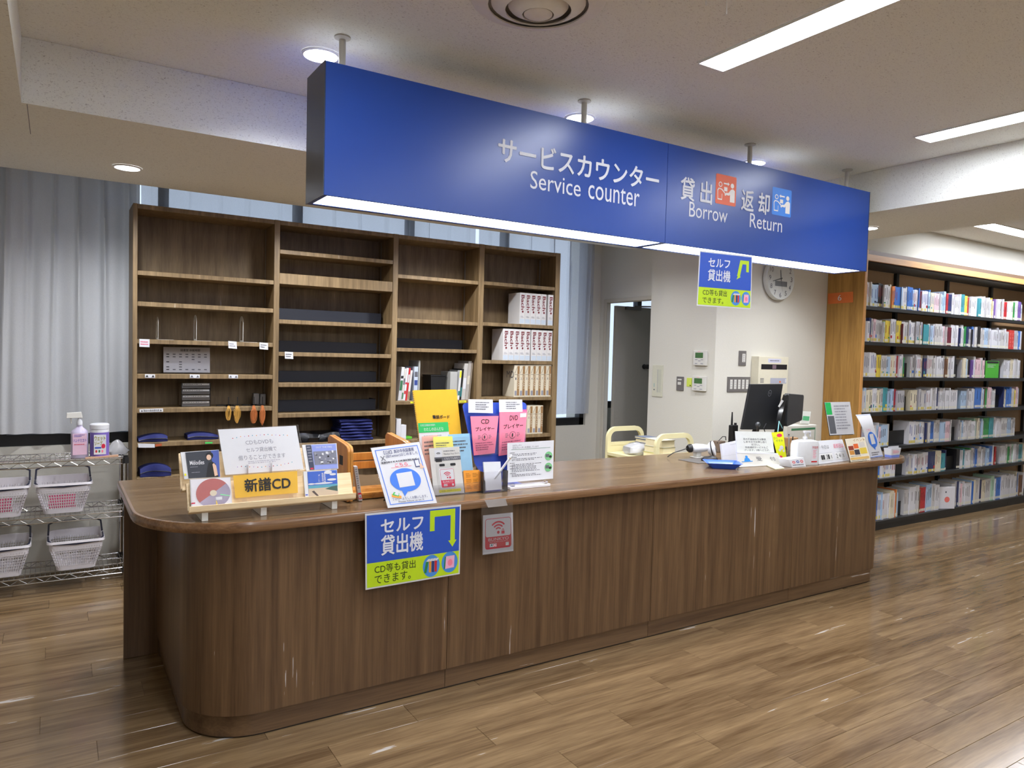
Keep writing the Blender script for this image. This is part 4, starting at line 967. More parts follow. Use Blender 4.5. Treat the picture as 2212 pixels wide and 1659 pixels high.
# --- pale wooden CD stand: three feet, two tilted tiers with ledges
X0, X1 = PY(405, 1100, 2.80).x, PY(763, 1075, 2.80).x
st = thing('cd_display_stand', 'pale wooden two-tier display stand for CDs near the counter corner', 'display stand', (X0, 2.85, ZB))
for px in (439, 566, 719):
    x = PY(px, 1110, 2.79).x; bx('foot', (x-.006, 2.785, ZB), (x+.016, 2.93, ZB+.034), M('white_wood_foot', (226, 224, 216), .5), st, bevel=.001, segs=1)
def plank_yz(name, y0, z0, y1, z1, t, xa=None, xb=None, mat=BEECH):
    """board between two (y,z) points, thickness t behind it"""
    a, b = V((y0, z0)), V((y1, z1)); d = (b-a).normalized(); n = V((d.y, -d.x))*t
    xa = X0 if xa is None else xa; xb = X1 if xb is None else xb
    return MB().prism([(xa, a.x, a.y), (xa, b.x, b.y), (xa, b.x+n.x, b.y+n.y), (xa, a.x+n.x, a.y+n.y)], (xb-xa, 0, 0)).out(name, mat, st, bevel=.001, segs=1)
zl = ZB+.035
plank_yz('lower_board', 2.795, zl+.004, 2.838, zl+.098, .009)
plank_yz('lower_ledge', 2.772, zl+.012, 2.793, zl+.0015, .0085)
MB().box((X0, 2.7675, zl+.006), (X1, 2.7715, zl+.026)).out('ledge_lip', BEECH, st, bevel=.001, segs=1)
plank_yz('upper_board', 2.885, zl+.070, 2.945, zl+.195, .009, X0-.012, X1-.06)
plank_yz('upper_ledge', 2.850, zl+.080, 2.883, zl+.066, .009, X0-.012, X1-.06)
for x in (X0+.02, (X0+X1)/2, X1-.09): MB().prism([(x, 2.93, zl), (x, 2.895, zl), (x, 2.955, zl+.17), (x, 2.97, zl+.17)], (.012, 0, 0)).out('strut', BEECH, st)
# CDs
CLR = M('jewel_case_grey', (214, 214, 216), .2)
def cdcase(px, Yb, Yt, label):
    q = pq(px, Yb, Yt); t = thing('cd_case', label, 'CD', q.c[0], 'CD cases on the pale stand')
    slab('jewel_case', q.pushed(-.0005), .009, CLR, t); return q, t
SKIN = M('print_skin', (224, 186, 160), .6); DARKC = M('print_dark_blue_grey', (44, 48, 58), .5)
q, t = cdcase([(398, 1035), (476, 1031), (473, 971), (390, 977)], 2.868, 2.895, 'CD with a dark cover and white cursive title, upper left of the stand')
pr(q, .12, .02, .99, .98, DARKC, t, 'cover'); pol(q, [(.72, .02), (.99, .02), (.99, .98), (.78, .98), (.80, .5)], M('print_mid_blue', (70, 90, 170), .5), t, 'cover_blue', .0012)
pol(q, [(.60, .02), (.95, .02), (.88, .5), (.80, .58), (.70, .55), (.66, .4)], M('print_black', (18, 18, 22), .6), t, 'cover_dress', .0016)
pol(q, [(.84, .05), (.93, .08), (.90, .42), (.84, .52), (.80, .48)], SKIN, t, 'cover_arm', .002); disc(q, .735, .80, .10, .13, M('print_black', (18, 18, 22), .6), t, 'cover_hair', .0018); disc(q, .715, .74, .065, .10, SKIN, t, 'cover_face', .0022)
tx(q, 'Mélodies', .20, .50, .58, .66, WHITE, t, bold=.01); fine(q, .2, .40, .5, .45, 1, LINK, t, 2); fine(q, .22, .2, .46, .25, 1, LINK, t, 3); pr(q, .02, .12, .07, .2, YL, t, 'yellow_dot')
q, t = cdcase([(413, 1102.5), (502, 1094), (498, 1030.5), (410, 1035.5)], 2.782, 2.812, 'CD case showing a silver and red disc, lower left of the stand')
pr(q, .02, .02, .98, .98, M('case_inlay_white', (224, 220, 226), .35), t, 'inlay')
disc(q, .55, .50, .42, .485, M('cd_silver', (170, 160, 180), .2, metal=.7), t, 'disc', .0012, 40)
pol(q, [(.55, .5)]+[(.55+.42*math.cos(a), .5+.485*math.sin(a)) for a in [math.radians(38+ (215-38)*i/20) for i in range(21)]], M('cd_red', (176, 96, 92), .35), t, 'disc_red_half', .0015)
disc(q, .55, .50, .085, .1, M('cd_hub', (214, 200, 176), .3), t, 'disc_hub', .0018); pr(q, .60, .26, .76, .36, WHITE, t, 'disc_sticker', .0018); pr(q, .01, .2, .1, .24, RED, t, 'case_sticker', .0014)
pol(q, [(.60, .06), (.66, .03), (.62, .24), (.60, .25)], M('cd_rainbow', (220, 190, 90), .3), t, 'disc_glint', .0018); pol(q, [(.72, .42), (.95, .36), (.95, .38), (.72, .45)], M('cd_green_glint', (120, 230, 150), .3), t, 'disc_glint', .0018)
q, t = cdcase([(662, 1017), (731, 1012.5), (727, 957.5), (652.5, 961)], 2.868, 2.895, 'CD with a pale violet cover and grey photo, upper right of the stand')
pr(q, .26, .02, .98, .98, M('print_violet', (136, 150, 214), .5), t, 'cover'); pr(q, .28, .2, .97, .72, M('print_grey_photo', (120, 122, 136), .6), t, 'cover_photo', .0012)
rr = random.Random(3)
for k in range(26): u, v_ = rr.uniform(.29, .9), rr.uniform(.21, .65); pr(q, u, v_, u+rr.uniform(.02, .09), v_+rr.uniform(.02, .09), (WHITE, INK, GINK, LINK)[k % 4], t, 'photo_patch', .0014+.00004*k)
pr(q, .10, .02, .25, .98, M('print_slate', (52, 60, 84), .5), t, 'side_strip'); fine(q, .12, .3, .24, .95, 6, LINK, t, 6); pr(q, .13, .04, .22, .1, RED, t, 'red_mark', .0012)
tx(q, 'OUT THE FIRE', .38, .84, .85, .90, WHITE, t)
q, t = cdcase([(660, 1082), (731.5, 1075.5), (728, 1014), (655.5, 1018.5)], 2.782, 2.812, 'CD with a blue sky and beach cover, lower right of the stand')
pr(q, .11, .02, .99, .98, M('print_sky_blue', (56, 96, 190), .5), t, 'cover'); pr(q, .11, .02, .99, .40, M('print_sand', (206, 186, 160), .6), t, 'beach', .0011); pr(q, .11, .40, .99, .50, M('print_sea', (90, 160, 180), .5), t, 'sea', .0012)
pol(q, [(.60, .35), (.98, .24), (.98, .44), (.8, .42)], M('print_bush', (70, 96, 84), .6), t, 'bush', .0014); pol(q, [(.2, .3), (.27, .32), (.47, .04), (.42, .03)], M('print_rail', (84, 70, 66), .6), t, 'rail', .0014)
for u, v_, a, b in ((.72, .92, .12, .06), (.86, .84, .1, .04), (.55, .55, .3, .03), (.82, .66, .14, .04), (.2, .55, .1, .03)): disc(q, u, v_, a, b, WHITE, t, 'cloud', .0014, 14)
tx(q, '黒島', .52, .56, .64, .92, WHITE, t, rot=0, bold=.01); tx(q, 'にて', .42, .60, .47, .88, WHITE, t); pr(q, .01, .18, .08, .22, M('label_blue', (60, 80, 180), .5), t, 'sticker')
# white A4 notice in a clear holder on the upper tier
q = pq([(487, 1026), (656, 1013), (639.5, 919.5), (471, 928)], 2.862, 2.905)
t = thing('notice_sheet', 'white landscape notice with coloured notes in a clear holder on the stand', 'notice', q.c[0])
slab('acrylic_back', q.pushed(-.0012), .0025, ACRY, t, u0=-.012, u1=1.03, v0=-.02, v1=1.02); slab('sheet', q, .0007, WHITE, t)
tx(q, 'CDもDVDも', .31, .63, .66, .73, LINK, t); tx(q, 'セルフ貸出機で', .30, .46, .69, .56, LINK, t); tx(q, '借りることができます', .19, .29, .79, .40, LINK, t); fine(q, .3, .20, .75, .27, 2, M('pale_ink', (180, 178, 190), .6), t, 8)
rr = random.Random(11)
for k in range(30):
    u = .16+.7*(k % 15)/14; v_ = (.83 if k < 15 else .12)-.09*(abs(u-.5)*2)**2*(1 if k < 15 else -1)
    disc(q, u, v_+rr.uniform(-.01, .01), .006, .011, (RDS, M('note_teal', (60, 160, 180), .6), M('note_orange', (230, 150, 70), .6), M('note_lilac', (180, 150, 210), .6))[k % 4], t, 'music_note', .0012, 8)
for u in (.27, .57): bx('clip', tuple(q.at(u, -.03, .001)-V((.006, .002, 0))), tuple(q.at(u, .18, .001)+V((.006, .004, .002))), ACRY, t)
# yellow placard on an acrylic easel, lower tier
q = pq([(508.5, 1076), (643.5, 1064.5), (642, 1017.5), (503.5, 1027.5)], 2.788, 2.806)
t = thing('title_placard', 'mustard yellow placard with bold black lettering between the CDs', 'placard', q.c[0])
slab('card', q, .001, M('mustard_card', (236, 184, 60), .6, var=.02), t); tx(q, '新譜CD', .16, .22, .88, .80, INK, t, heavy=.022)
e = q.at(.02, 0); e2 = q.at(.98, 0)
bx('easel_bar', (e.x, 2.775, zl+.0225), (e2.x, 2.785, zl+.0265), ACRY, t)
for u in (.13, .87): p = q.at(u, 0); bx('easel_peg', (p.x-.008, 2.7725, zl+.0267), (p.x+.008, 2.784, zl+.036), ACRY, t)
bx('easel_base', (q.at(.12, 0).x, 2.7725, zl+.0165), (e2.x, 2.777, zl+.0195), WHITE, t)

# --- honey-coloured wooden book rack
xa = PY(752, 1030, 2.90).x
rkw = thing('wooden_book_rack', 'honey-coloured wooden book rack behind the white framed notice', 'book rack', (xa, 2.95, ZB))
def side(x):
    n = 6; y0, y1 = 2.872, 3.13; h_ = PY(755, 973, 2.872).z-ZB
    o = [(y0, 0), (y1, 0), (y1, h_+.02)]+[(y1-.02-.0*i, h_+.035) for i in range(1)]+[(y0+.05, h_+.018)]+[(y0+.02-.02*math.sin(math.pi/2*i/n), h_+.012-.03*(1-math.cos(math.pi/2*i/n))) for i in range(n+1)]
    for dx in (0, .0135): MB().prism([(x-.014+dx, y, ZB+.004+z) for y, z in o], (.0125, 0, 0)).out('side_panel', HONEY, rkw, bevel=.002)
    MB().box((x-.0142, y0+.055, ZB+h_*.68), (x-.0138, y0+.10, ZB+h_*.86)).out('hand_slot', INK, rkw)
side(xa); side(xa+.27)
for k, (a, b) in enumerate(((.122, .157), (.160, .196))):
    bx('back_slat', (xa+.013, 3.09, ZB+a-.02), (xa+.256, 3.105, ZB+b-.022), HONEY, rkw, bevel=.002)
bx('base_board', (xa+.013, 2.93, ZB+.008), (xa+.256, 3.10, ZB+.022), HONEY, rkw, bevel=.002)
for k in range(3): bx('front_lip', (xa+.013, 2.909-.004*k, ZB+.004+.0085*k), (xa+.256, 2.929, ZB+.0118+.0085*k), HONEY, rkw)
p0 = PY(774, 1084, 2.885); p1 = PY(765, 1018, 2.90)
bk = MB().hexa([(p0.x, 2.878, ZB+.002), (p0.x+.016, 2.878, ZB+.002), (p0.x+.016, 2.898, ZB+.002), (p0.x, 2.898, ZB+.002), (xa+.016, 2.878, ZB+.15), (xa+.032, 2.878, ZB+.15), (xa+.032, 2.898, ZB+.15), (xa+.016, 2.898, ZB+.15)])
bk = tag(bk.out('slim_case', M('case_spine_grey', (186, 180, 178), .5), None, bevel=.001, segs=1, loc=(p0.x, 2.88, ZB)), 'slim white case with a red label leaning inside the wooden rack', 'case')
q = Q((p0.x, 2.8775, ZB+.002), (p0.x+.016, 2.8775, ZB+.002), (xa+.032, 2.8775, ZB+.15), (xa+.016, 2.8775, ZB+.15))
pr(q, .05, .06, .95, .24, RED, bk, 'red_band'); pr(q, .15, .09, .85, .19, WHITE, bk, 'label_white', .001); tx(q, '6', .3, .10, .7, .18, INK, bk); fine(q, .2, .35, .8, .95, 9, GINK, bk, 4)

# --- framed notice with speech bubble
q = qb((838, 1097.5), (944, 1086.5), (905.5, 954.5), (801, 968), .09, .8486)
t = thing('framed_notice', 'leaning white notice with a blue border and blue speech bubble', 'notice', q.c[0])
slab('acrylic_back', q.pushed(-.001), .0015, ACRY, t, u0=-.012, v0=.02, u1=1.012, v1=1.01); slab('sheet', q, .0008, WHITE, t)
bl_ = M('border_blue', (74, 126, 226), .55)
for a in ((.06, .045, .075, .955), (.925, .045, .94, .955), (.06, .045, .94, .057), (.06, .943, .94, .955)): pr(q, *a, bl_, t, 'border_line')
NI = M('navy_ink', (40, 52, 110), .6)
tx(q, '【公式】真砂中央図書館', .22, .865, .84, .925, NI, t, bold=.01); tx(q, '(旧Twitter)はじめました', .24, .80, .90, .855, NI, t, bold=.012)
tx(q, 'X', .125, .765, .225, .845, GINK, t); fine(q, .12, .715, .9, .755, 1, GINK, t, 3); tx(q, '図書館のイベントなど最新情報の入手は', .12, .712, .90, .755, GINK, t)
tx(q, 'こちら', .37, .645, .63, .70, M('pinkred_ink', (226, 60, 90), .6), t, bold=.015); pr(q, .28, .632, .70, .638, M('pinkred_ink', (226, 60, 90), .6), t, 'underline')
disc(q, .50, .42, .31, .19, M('bubble_blue', (60, 120, 220), .55), t, 'speech_bubble', .0009, 40); pol(q, [(.36, .27), (.50, .25), (.39, .155)][::-1], M('bubble_blue', (60, 120, 220), .55), t, 'bubble_tail', .0009)
pol(q, [(.34, .305), (.66, .315), (.665, .545), (.345, .535)], WHITE, t, 'white_square', .0014)
pol(q, [(.775, .60), (.885, .605), (.885, .735), (.775, .73)], NI, t, 'phone_icon', .0010); pol(q, [(.79, .615), (.87, .62), (.87, .72), (.79, .715)], WHITE, t, 'phone_screen', .0013); pol(q, [(.86, .57), (.95, .58), (.90, .66), (.87, .64)], SKIN, t, 'hand_icon', .0016)
pol(q, [(.13, .17), (.31, .13), (.33, .17), (.15, .22)], M('print_orange', (240, 160, 60), .6), t, 'book_icon', .0010); pol(q, [(.15, .20), (.20, .245), (.30, .215), (.27, .165)], M('print_leaf', (70, 190, 90), .6), t, 'book_icon_cover', .0013); pol(q, [(.19, .21), (.24, .24), (.29, .21), (.26, .18)], WHITE, t, 'book_icon_page', .0016)
tx(q, 'フォローよろしくお願いします。', .13, .105, .84, .15, NI, t); tx(q, 'Please follow us on X', .24, .065, .76, .097, GINK, t)
slab('rear_prop', Q(q.at(.3, .6, -.003), q.at(.7, .6, -.003), q.at(.7, .6, -.003)+V((0, .09, ZB+.006-q.at(.7, .6).z)), q.at(.3, .6, -.003)+V((0, .09, ZB+.006-q.at(.7, .6).z))), .002, ACRY, t)

# --- tiered clear leaflet holder and what stands in it
hx0, hx1 = PY(904, 1060, 2.85).x, PY(1043.5, 1060, 2.85).x
hd = thing('leaflet_holder', 'clear acrylic tiered leaflet holder with coloured leaflets on the counter', 'leaflet holder', ((hx0+hx1)/2, 2.9, ZB))
hxm = PY(1004, 960, 3.0).x
for k, (y, za, zb, xe) in enumerate(((2.838, 0, .05, hx1), (2.9005, .0, .07, hx1), (2.9385, .0, .07, hx1), (2.985, .0, .20, hxm), (3.036, .0, .24, hxm))):
    bx('divider', (hx0, y, ZB+za), (xe, y+.0025, ZB+zb), ACRY, hd)
MB().prism([(hx0-.0026, 2.838, ZB), (hx0-.0026, 3.0375, ZB), (hx0-.0026, 3.0375, ZB+.24), (hx0-.0026, 2.99, ZB+.2), (hx0-.0026, 2.92, ZB+.13), (hx0-.0026, 2.838, ZB+.05)], (.0025, 0, 0)).out('side_wall', ACRY, hd)
MB().prism([(hx1+.0001, 2.838, ZB), (hx1+.0001, 2.941, ZB), (hx1+.0001, 2.941, ZB+.12), (hx1+.0001, 2.838, ZB+.05)], (.0025, 0, 0)).out('side_wall', ACRY, hd)
bx('floor_plate', (hx0, 2.8406, ZB), (hx1, 2.938, ZB+.0008), ACRY, hd)
# yellow spiral notebook
q = pq([(906, 958), (999, 958), (986, 841), (891, 843)], 3.008, 3.03)
t = thing('spiral_notebook', 'yellow spiral notebook standing tall at the back of the leaflet holder', 'notebook', q.c[0])
slab('cover', q, .004, YELC, t, rad=.008); tx(q, '筆談ボード', .37, .46, .76, .53, INK, t, heavy=.03); fine(q, .3, .35, .8, .38, 1, M('tan_ink', (190, 140, 40), .6), t, 4); fine(q, .3, .27, .84, .31, 1, M('tan_ink', (120, 90, 30), .6), t, 5)
for k in range(26):
    p = q.at(-.002, .04+.92*k/25, -.002); MB().tube([p+V((.006*math.cos(a), -.005*math.sin(a), 0)) for a in [2*math.pi*i/8 for i in range(8)]], .0009, 4, True).out('spiral_ring', BLK, t)
q = pq([(909, 990), (975, 985), (967.5, 911.5), (903, 914)], 2.945, 2.968)
t = thing('leaflet', 'white leaflet with a green heading band in the holder', 'leaflet', q.c[0], 'leaflets in the clear holder')
slab('sheet', q, .0015, WHITE, t); pr(q, .0, .72, 1, 1, M('heading_green', (40, 186, 96), .55), t, 'green_band'); tx(q, 'わたしのほんだな', .17, .76, .82, .86, WHITE, t, off=.0018); tx(q, '文京区立図書館利用案内', .06, .90, .55, .96, WHITE, t, off=.0018); fine(q, .15, .35, .95, .66, 4, LINK, t, 6)
def slips(px, Yb, Yt, mat, label, n, lift):
    q = pq(px, Yb, Yt); t = thing('leaflet', label, 'leaflet', q.c[0], 'leaflets in the clear holder')
    for k in range(n):
        qq = Q(*[p+V((.0012*k, .0024*k, (0, 0, 1, 1)[i]*lift*k)) for i, p in enumerate(q.c)]); slab('slip', qq, .0012, mat, t)
    fine(q, .12, .55, .9, .92, 4, GINK, t, int(px[0][0])); return q, t
slips([(916, 1035), (950, 1031), (945, 941.5), (911.5, 945)], 2.9065, 2.911, M('salmon_slip', (246, 190, 176), .6), 'salmon pink slip of paper behind the yellow slips', 2, .004)
slips([(941, 1005), (983, 1002), (977, 949.5), (935.5, 951)], 2.876, 2.884, M('yellow_slip', (240, 232, 120), .6), 'stack of pale yellow slips in the leaflet holder', 5, .0035)
slips([(979, 1020), (1022, 1016), (1014.5, 942), (968, 945)], 2.9185, 2.922, M('sky_blue_slip', (160, 206, 236), .6), 'pale blue slips at the right of the leaflet holder', 4, .004)
q = pq([(938, 1070.5), (1003, 1064.5), (992, 964.5), (926.5, 968.5)], 2.844, 2.868)
t = thing('wifi_leaflet', 'grey and white wireless leaflet with a red logo in the holder front', 'leaflet', q.c[0], 'leaflets in the clear holder')
slab('sheet', q, .003, M('leaflet_grey', (214, 212, 208), .5), t)
pr(q, .14, .72, 1, .80, GINK, t, 'grey_band'); tx(q, 'どなたでも無料で', .46, .735, .97, .785, WHITE, t); tx(q, '「Bunkyo Free Wi-Fi」', .45, .83, .98, .885, GINK, t); fine(q, .45, .90, .95, .94, 1, GINK, t, 5)
pr(q, .16, .80, .40, .95, WHITE, t, 'logo_tile', .001); 
for r0, r1 in ((.07, .09), (.04, .055)):
    pol(q, [(.28+r*math.cos(math.radians(a)), .845+.62*r*math.sin(math.radians(a))) for r, rg in ((r1, range(40, 141, 20)), (r0, range(140, 39, -20))) for a in rg], INK, t, 'wireless_arc', .0014)
pr(q, .17, .70, .37, .77, INK, t, 'logo_caption', .0012)
for u in (.27, .63): pr(q, u, .60, u+.18, .655, INK, t, 'black_pill', .001, rad=.004)
pr(q, .16, .09, .74, .66, M('leaflet_grey2', (200, 199, 196), .5), t, 'inner_frame', .0009); pr(q, .24, .14, .72, .56, WHITE, t, 'logo_field', .001)
wifi_logo(q.pushed(.0004), t, .27, .15, .72, .54); pr(q, .17, .045, .90, .105, YL, t, 'yellow_strip', .001); tx(q, 'ご自由にお持ちください。', .19, .055, .88, .098, INK, t)
q = pq([(1005, 1063.5), (1039, 1060.5), (1035.8, 1015), (1001, 1016.5)], 2.8465, 2.858)
t = thing('orange_card', 'small orange card at the right front of the leaflet holder', 'card', q.c[0])
slab('card', q, .002, M('orange_card', (244, 160, 50), .6), t)
for i in range(2):
    for j in range(3): fine(q, .12+.42*i, .12+.27*j, .45+.42*i, .34+.27*j, 3, M('brown_ink', (170, 110, 30), .6), t, i*3+j)

# --- blue pocket display with pink player cards
q = Q(PY(1034, 1040, 2.93), PY(1130, 1034, 2.93), PY(1138, 868.5, 2.995), PY(998, 870.5, 2.995))
pd = thing('pocket_display', 'blue plastic pocket display with clear pockets for player cards', 'display', q.c[0])
BP = M('royal_blue_plastic', (50, 82, 190), .35)
slab('back_board', q, .004, BP, pd, rad=.02)
slab('foot', Q((q.c[0].x, 2.935, ZB), (q.c[1].x, 2.935, ZB), (q.c[1].x, 3.03, ZB), (q.c[0].x, 3.03, ZB)), -.004, BP, pd)
slab('rear_prop', Q(q.at(.3, .55, -.0045), q.at(.7, .55, -.0045), q.at(.7, .55, -.0045)+V((0, .07, ZB+.007-q.at(.7, .55).z)), q.at(.3, .55, -.0045)+V((0, .07, ZB+.007-q.at(.7, .55).z))), .003, BP, pd)
for px, nm in (([(1036, 985), (1080, 981), (1082, 934), (1014, 938)], 'a'), ([(1082.5, 981), (1133, 977), (1137, 931), (1085, 934)], 'b')):
    slab('clear_pocket', pq(px, 2.905, 2.925), .0018, ACRY, pd)
def player(px, Yb, Yt, s, label, back):
    q = pq(px, Yb, Yt); t = thing('player_card', label, 'card', q.c[0], 'pink player cards')
    slab('card', q, .003, PINK, t)
    slab('backing', Q(*[p+V((0, .004, 0))-q.n*.0 for p in (q.at(0, 0), q.at(1, 0), q.at(1, 1.05), q.at(0, 1.05))]), .003, back, t)
    tx(q, s, .36, .80, .66, .92, INK, t, bold=.012); tx(q, 'プレイヤー', .14, .61, .88, .72, INK, t, bold=.018)
    disc(q, .50, .45, .12, .085, INK, t, 'number_ring', .001, 28); disc(q, .50, .45, .108, .075, PINK, t, 'number_ring_inner', .0013, 28); tx(q, '1', .465, .41, .52, .49, INK, t, off=.0017)
    for u in (.22, .66): fine(q, u, .40, u+.13, .51, 3, GINK, t, 5)
    fine(q, .10, .1, .92, .33, 4, M('plum_ink', (150, 60, 100), .6), t, 7)
    return q, t
player([(1024, 984), (1069, 979), (1077, 898.5), (1016.5, 899.5)], 2.93, 2.962, 'CD', 'pink CD player card in front of a navy folder', M('navy_folder', (34, 50, 150), .5))
q, t = player([(1078, 985), (1131, 976), (1139, 888.8), (1080, 891.5)], 2.93, 2.962, 'DVD', 'pink DVD player card with a white sticker at its corner', M('deep_pink_side', (236, 96, 150), .6))
pr(q, .74, .86, .97, .96, WHITE, t, 'white_sticker', .0012)
for px, nm in (([(1012, 891.5), (1065, 892.5), (1064.5, 863), (1011.7, 862.5)], 'left'), ([(1078.5, 890.5), (1129, 889.5), (1128, 863), (1078, 863)], 'right')):
    q = pq(px, 2.963, 2.975); t = thing('instruction_card', '%s white instruction card clipped to the top of the blue display' % nm, 'card', q.c[0])
    slab('card', q, .0008, WHITE, t); fine(q, .28, .2, .9, .85, 4, GINK, t, len(nm))

# --- clear card box with white cards and a marker
q = pq([(1042.5, 1067), (1095, 1064.5), (1094, 1018), (1039, 1020.5)], 2.815, 2.812)
a, b = q.c[0], q.c[1]
t = thing('card_box', 'small clear acrylic box holding white cards', 'card box', (a.x, 2.83, ZB))
hh = q.c[3].z-ZB
for y, h_ in ((2.810, hh), (2.868, hh+.02)): bx('wall', (a.x, y, ZB), (b.x, y+.002, ZB+h_), ACRY, t)
for x in (a.x, b.x-.002): bx('side_wall', (x, 2.8121, ZB), (x+.002, 2.8679, ZB+hh), ACRY, t)
bx('floor_plate', (a.x+.0021, 2.8121, ZB), (b.x-.0021, 2.8679, ZB+.002), ACRY, t)
cards = pq([(1049, 1058), (1083, 1056), (1081, 997), (1044.5, 998)], 2.835, 2.855)
cq = Q(V((cards.c[0].x, 2.83, ZB+.008)), V((cards.c[1].x, 2.83, ZB+.008)), cards.c[2], cards.c[3])
t2 = thing('white_cards', 'stack of blank white cards in the clear card box', 'cards', cq.c[0]); slab('card_stack', cq, .008, WHITE, t2)
p0, p1 = PY(1078, 1021, 2.826), PY(1106, 983.5, 2.80)
d = (p1-p0).normalized(); s0 = p0-d*.035
t3 = thing('marker_pen', 'white marker pen sticking out of the clear card box', 'pen', s0)
MB().disc_axis(s0, d, [(.003, 0), (.0052, .006), (.0055, .03), (.0055, (p1-s0).length-.018)], 12).out('barrel', WHITE, t3, smooth=True); MB().disc_axis(p1-d*.018, d, [(.0056, 0), (.0056, .003)], 12).out('gold_ring', M('gold_band', (214, 180, 70), .4), t3); MB().disc_axis(p1-d*.0148, d, [(.0056, 0), (.0056, .013), (.003, .016)], 12).out('cap', WHITE, t3, smooth=True)

# --- white information sheet on a clear stand
q = pq([(1096, 1042.5), (1194.7, 1033.8), (1196.5, 951), (1096, 957)], 2.862, 2.888)
t = thing('information_sheet', 'white information sheet with green rule on a clear stand, right of the leaflets', 'notice', q.c[0])
slab('sheet', q, .0012, WHITE, t); pr(q, .08, .815, .92, .823, GR, t, 'green_rule', .001); tx(q, 'CDプレーヤー', .11, .90, .30, .945, GINK, t); tx(q, 'DVDプレーヤーを貸出しています', .11, .84, .66, .89, GINK, t)
for k, v_ in enumerate((.72, .60, .46, .39, .32, .20)): fine(q, .05, v_, .20, v_+.035, 1, INK, t, 20+k); fine(q, .09, v_-.075, .74, v_-.005, 2, GINK, t, 30+k)
for v_ in (.60, .31):
    disc(q, .885, v_, .085, .115, M('green_disc', (120, 190, 130), .6), t, 'green_disc', .001); pr(q, .82, v_-.03, .90, v_+.05, GINK, t, 'device_picture', .0013); disc(q, .925, v_-.02, .03, .035, INK, t, 'device_lens', .0015, 14)
xa_, xb_ = PY(1101, 1055, 2.84).x, PY(1188, 1048, 2.84).x
bx('stand_base', (xa_, 2.835, ZB), (xb_, 2.90, ZB+.012), M('white_acrylic', (238, 236, 240), .2), t, bevel=.001, segs=1)
for x in (xa_+.012, xb_-.03): bx('stand_peg', (x, 2.842, ZB+.0125), (x+.018, 2.862, ZB+.026), ACRY, t)
bx('stand_back', (xa_+.01, 2.8805, ZB+.0125), (xb_-.01, 2.884, ZB+.06), ACRY, t)

# ================================================================== COUNTER TOP, RIGHT GROUP
# coin tray
c = PZ(1560, 1010, ZT)
t = thing('coin_tray', 'shallow blue plastic coin tray on the counter', 'tray', (c.x, c.y, ZB))
CT = M('coin_tray_blue', (64, 104, 230), .3)
def rr4(cx_, cy_, a, b, z, r=.012, rot=0):
    pts = []
    for sx, sy, a0 in ((1, -1, -90), (1, 1, 0), (-1, 1, 90), (-1, -1, 180)):
        for k in range(4): an = math.radians(a0+30*k); x, y = sx*(a-r)+r*math.cos(an), sy*(b-r)+r*math.sin(an); pts.append((cx_+x*math.cos(rot)-y*math.sin(rot), cy_+x*math.sin(rot)+y*math.cos(rot), z))
    return pts
ro = math.radians(-38)
MB().rings([rr4(c.x, c.y, .068, .052, ZB+.0005, .01, ro), rr4(c.x, c.y, .098, .078, ZB+.032, .014, ro), rr4(c.x, c.y, .104, .084, ZB+.0335, .014, ro), rr4(c.x, c.y, .096, .076, ZB+.0325, .014, ro), rr4(c.x, c.y, .066, .050, ZB+.003, .01, ro)]).out('dish', CT, t, smooth=True)
mb = MB()
for i in range(-4, 5):
    for j in range(-3, 4):
        x, y = i*.013, j*.013; p = (c.x+x*math.cos(ro)-y*math.sin(ro), c.y+x*math.sin(ro)+y*math.cos(ro), ZB+.003); mb.lathe(p, [(.002, 0), (.0012, .003)], 6)
mb.out('studs', CT, t)['kind'] = 'stuff'
# mouse on its mat
m0 = PZ(1533, 996, ZT+.004)
mt_ = tag(MB().box((m0.x-.13, m0.y-.035, ZB), (m0.x+.10, m0.y+.14, ZB+.0025)).out('mouse_mat', M('grey_mat', (92, 88, 84), .7), None, bevel=.001, segs=1), 'thin dark mat under the black mouse', 'mouse mat')
ms = thing('computer_mouse', 'black computer mouse behind the blue tray', 'mouse', (m0.x, m0.y, ZB+.003))
n = 12; rot = math.radians(25); rings = []
for k in range(6):
    f = k/5; a, b = .033*math.cos(f*1.35), .055*math.cos(f*1.3); z = ZB+.003+.034*math.sin(f*1.45)
    rings.append([(m0.x+a*math.cos(2*math.pi*j/14)*math.cos(rot)-b*math.sin(2*math.pi*j/14)*math.sin(rot), m0.y+a*math.cos(2*math.pi*j/14)*math.sin(rot)+b*math.sin(2*math.pi*j/14)*math.cos(rot), z-.004*f*math.sin(2*math.pi*j/14)) for j in range(14)])
MB().rings(rings).out('shell', BLKP, ms, smooth=True)
MB().tube([(m0.x-.01, m0.y+.05, ZB+.01), (m0.x+.02, m0.y+.09, ZB+.006), (m0.x+.09, m0.y+.06, ZB+.006), (m0.x+.16, m0.y+.04, ZB+.008)], .0018, 6).out('cord', BLKP, ms, smooth=True)
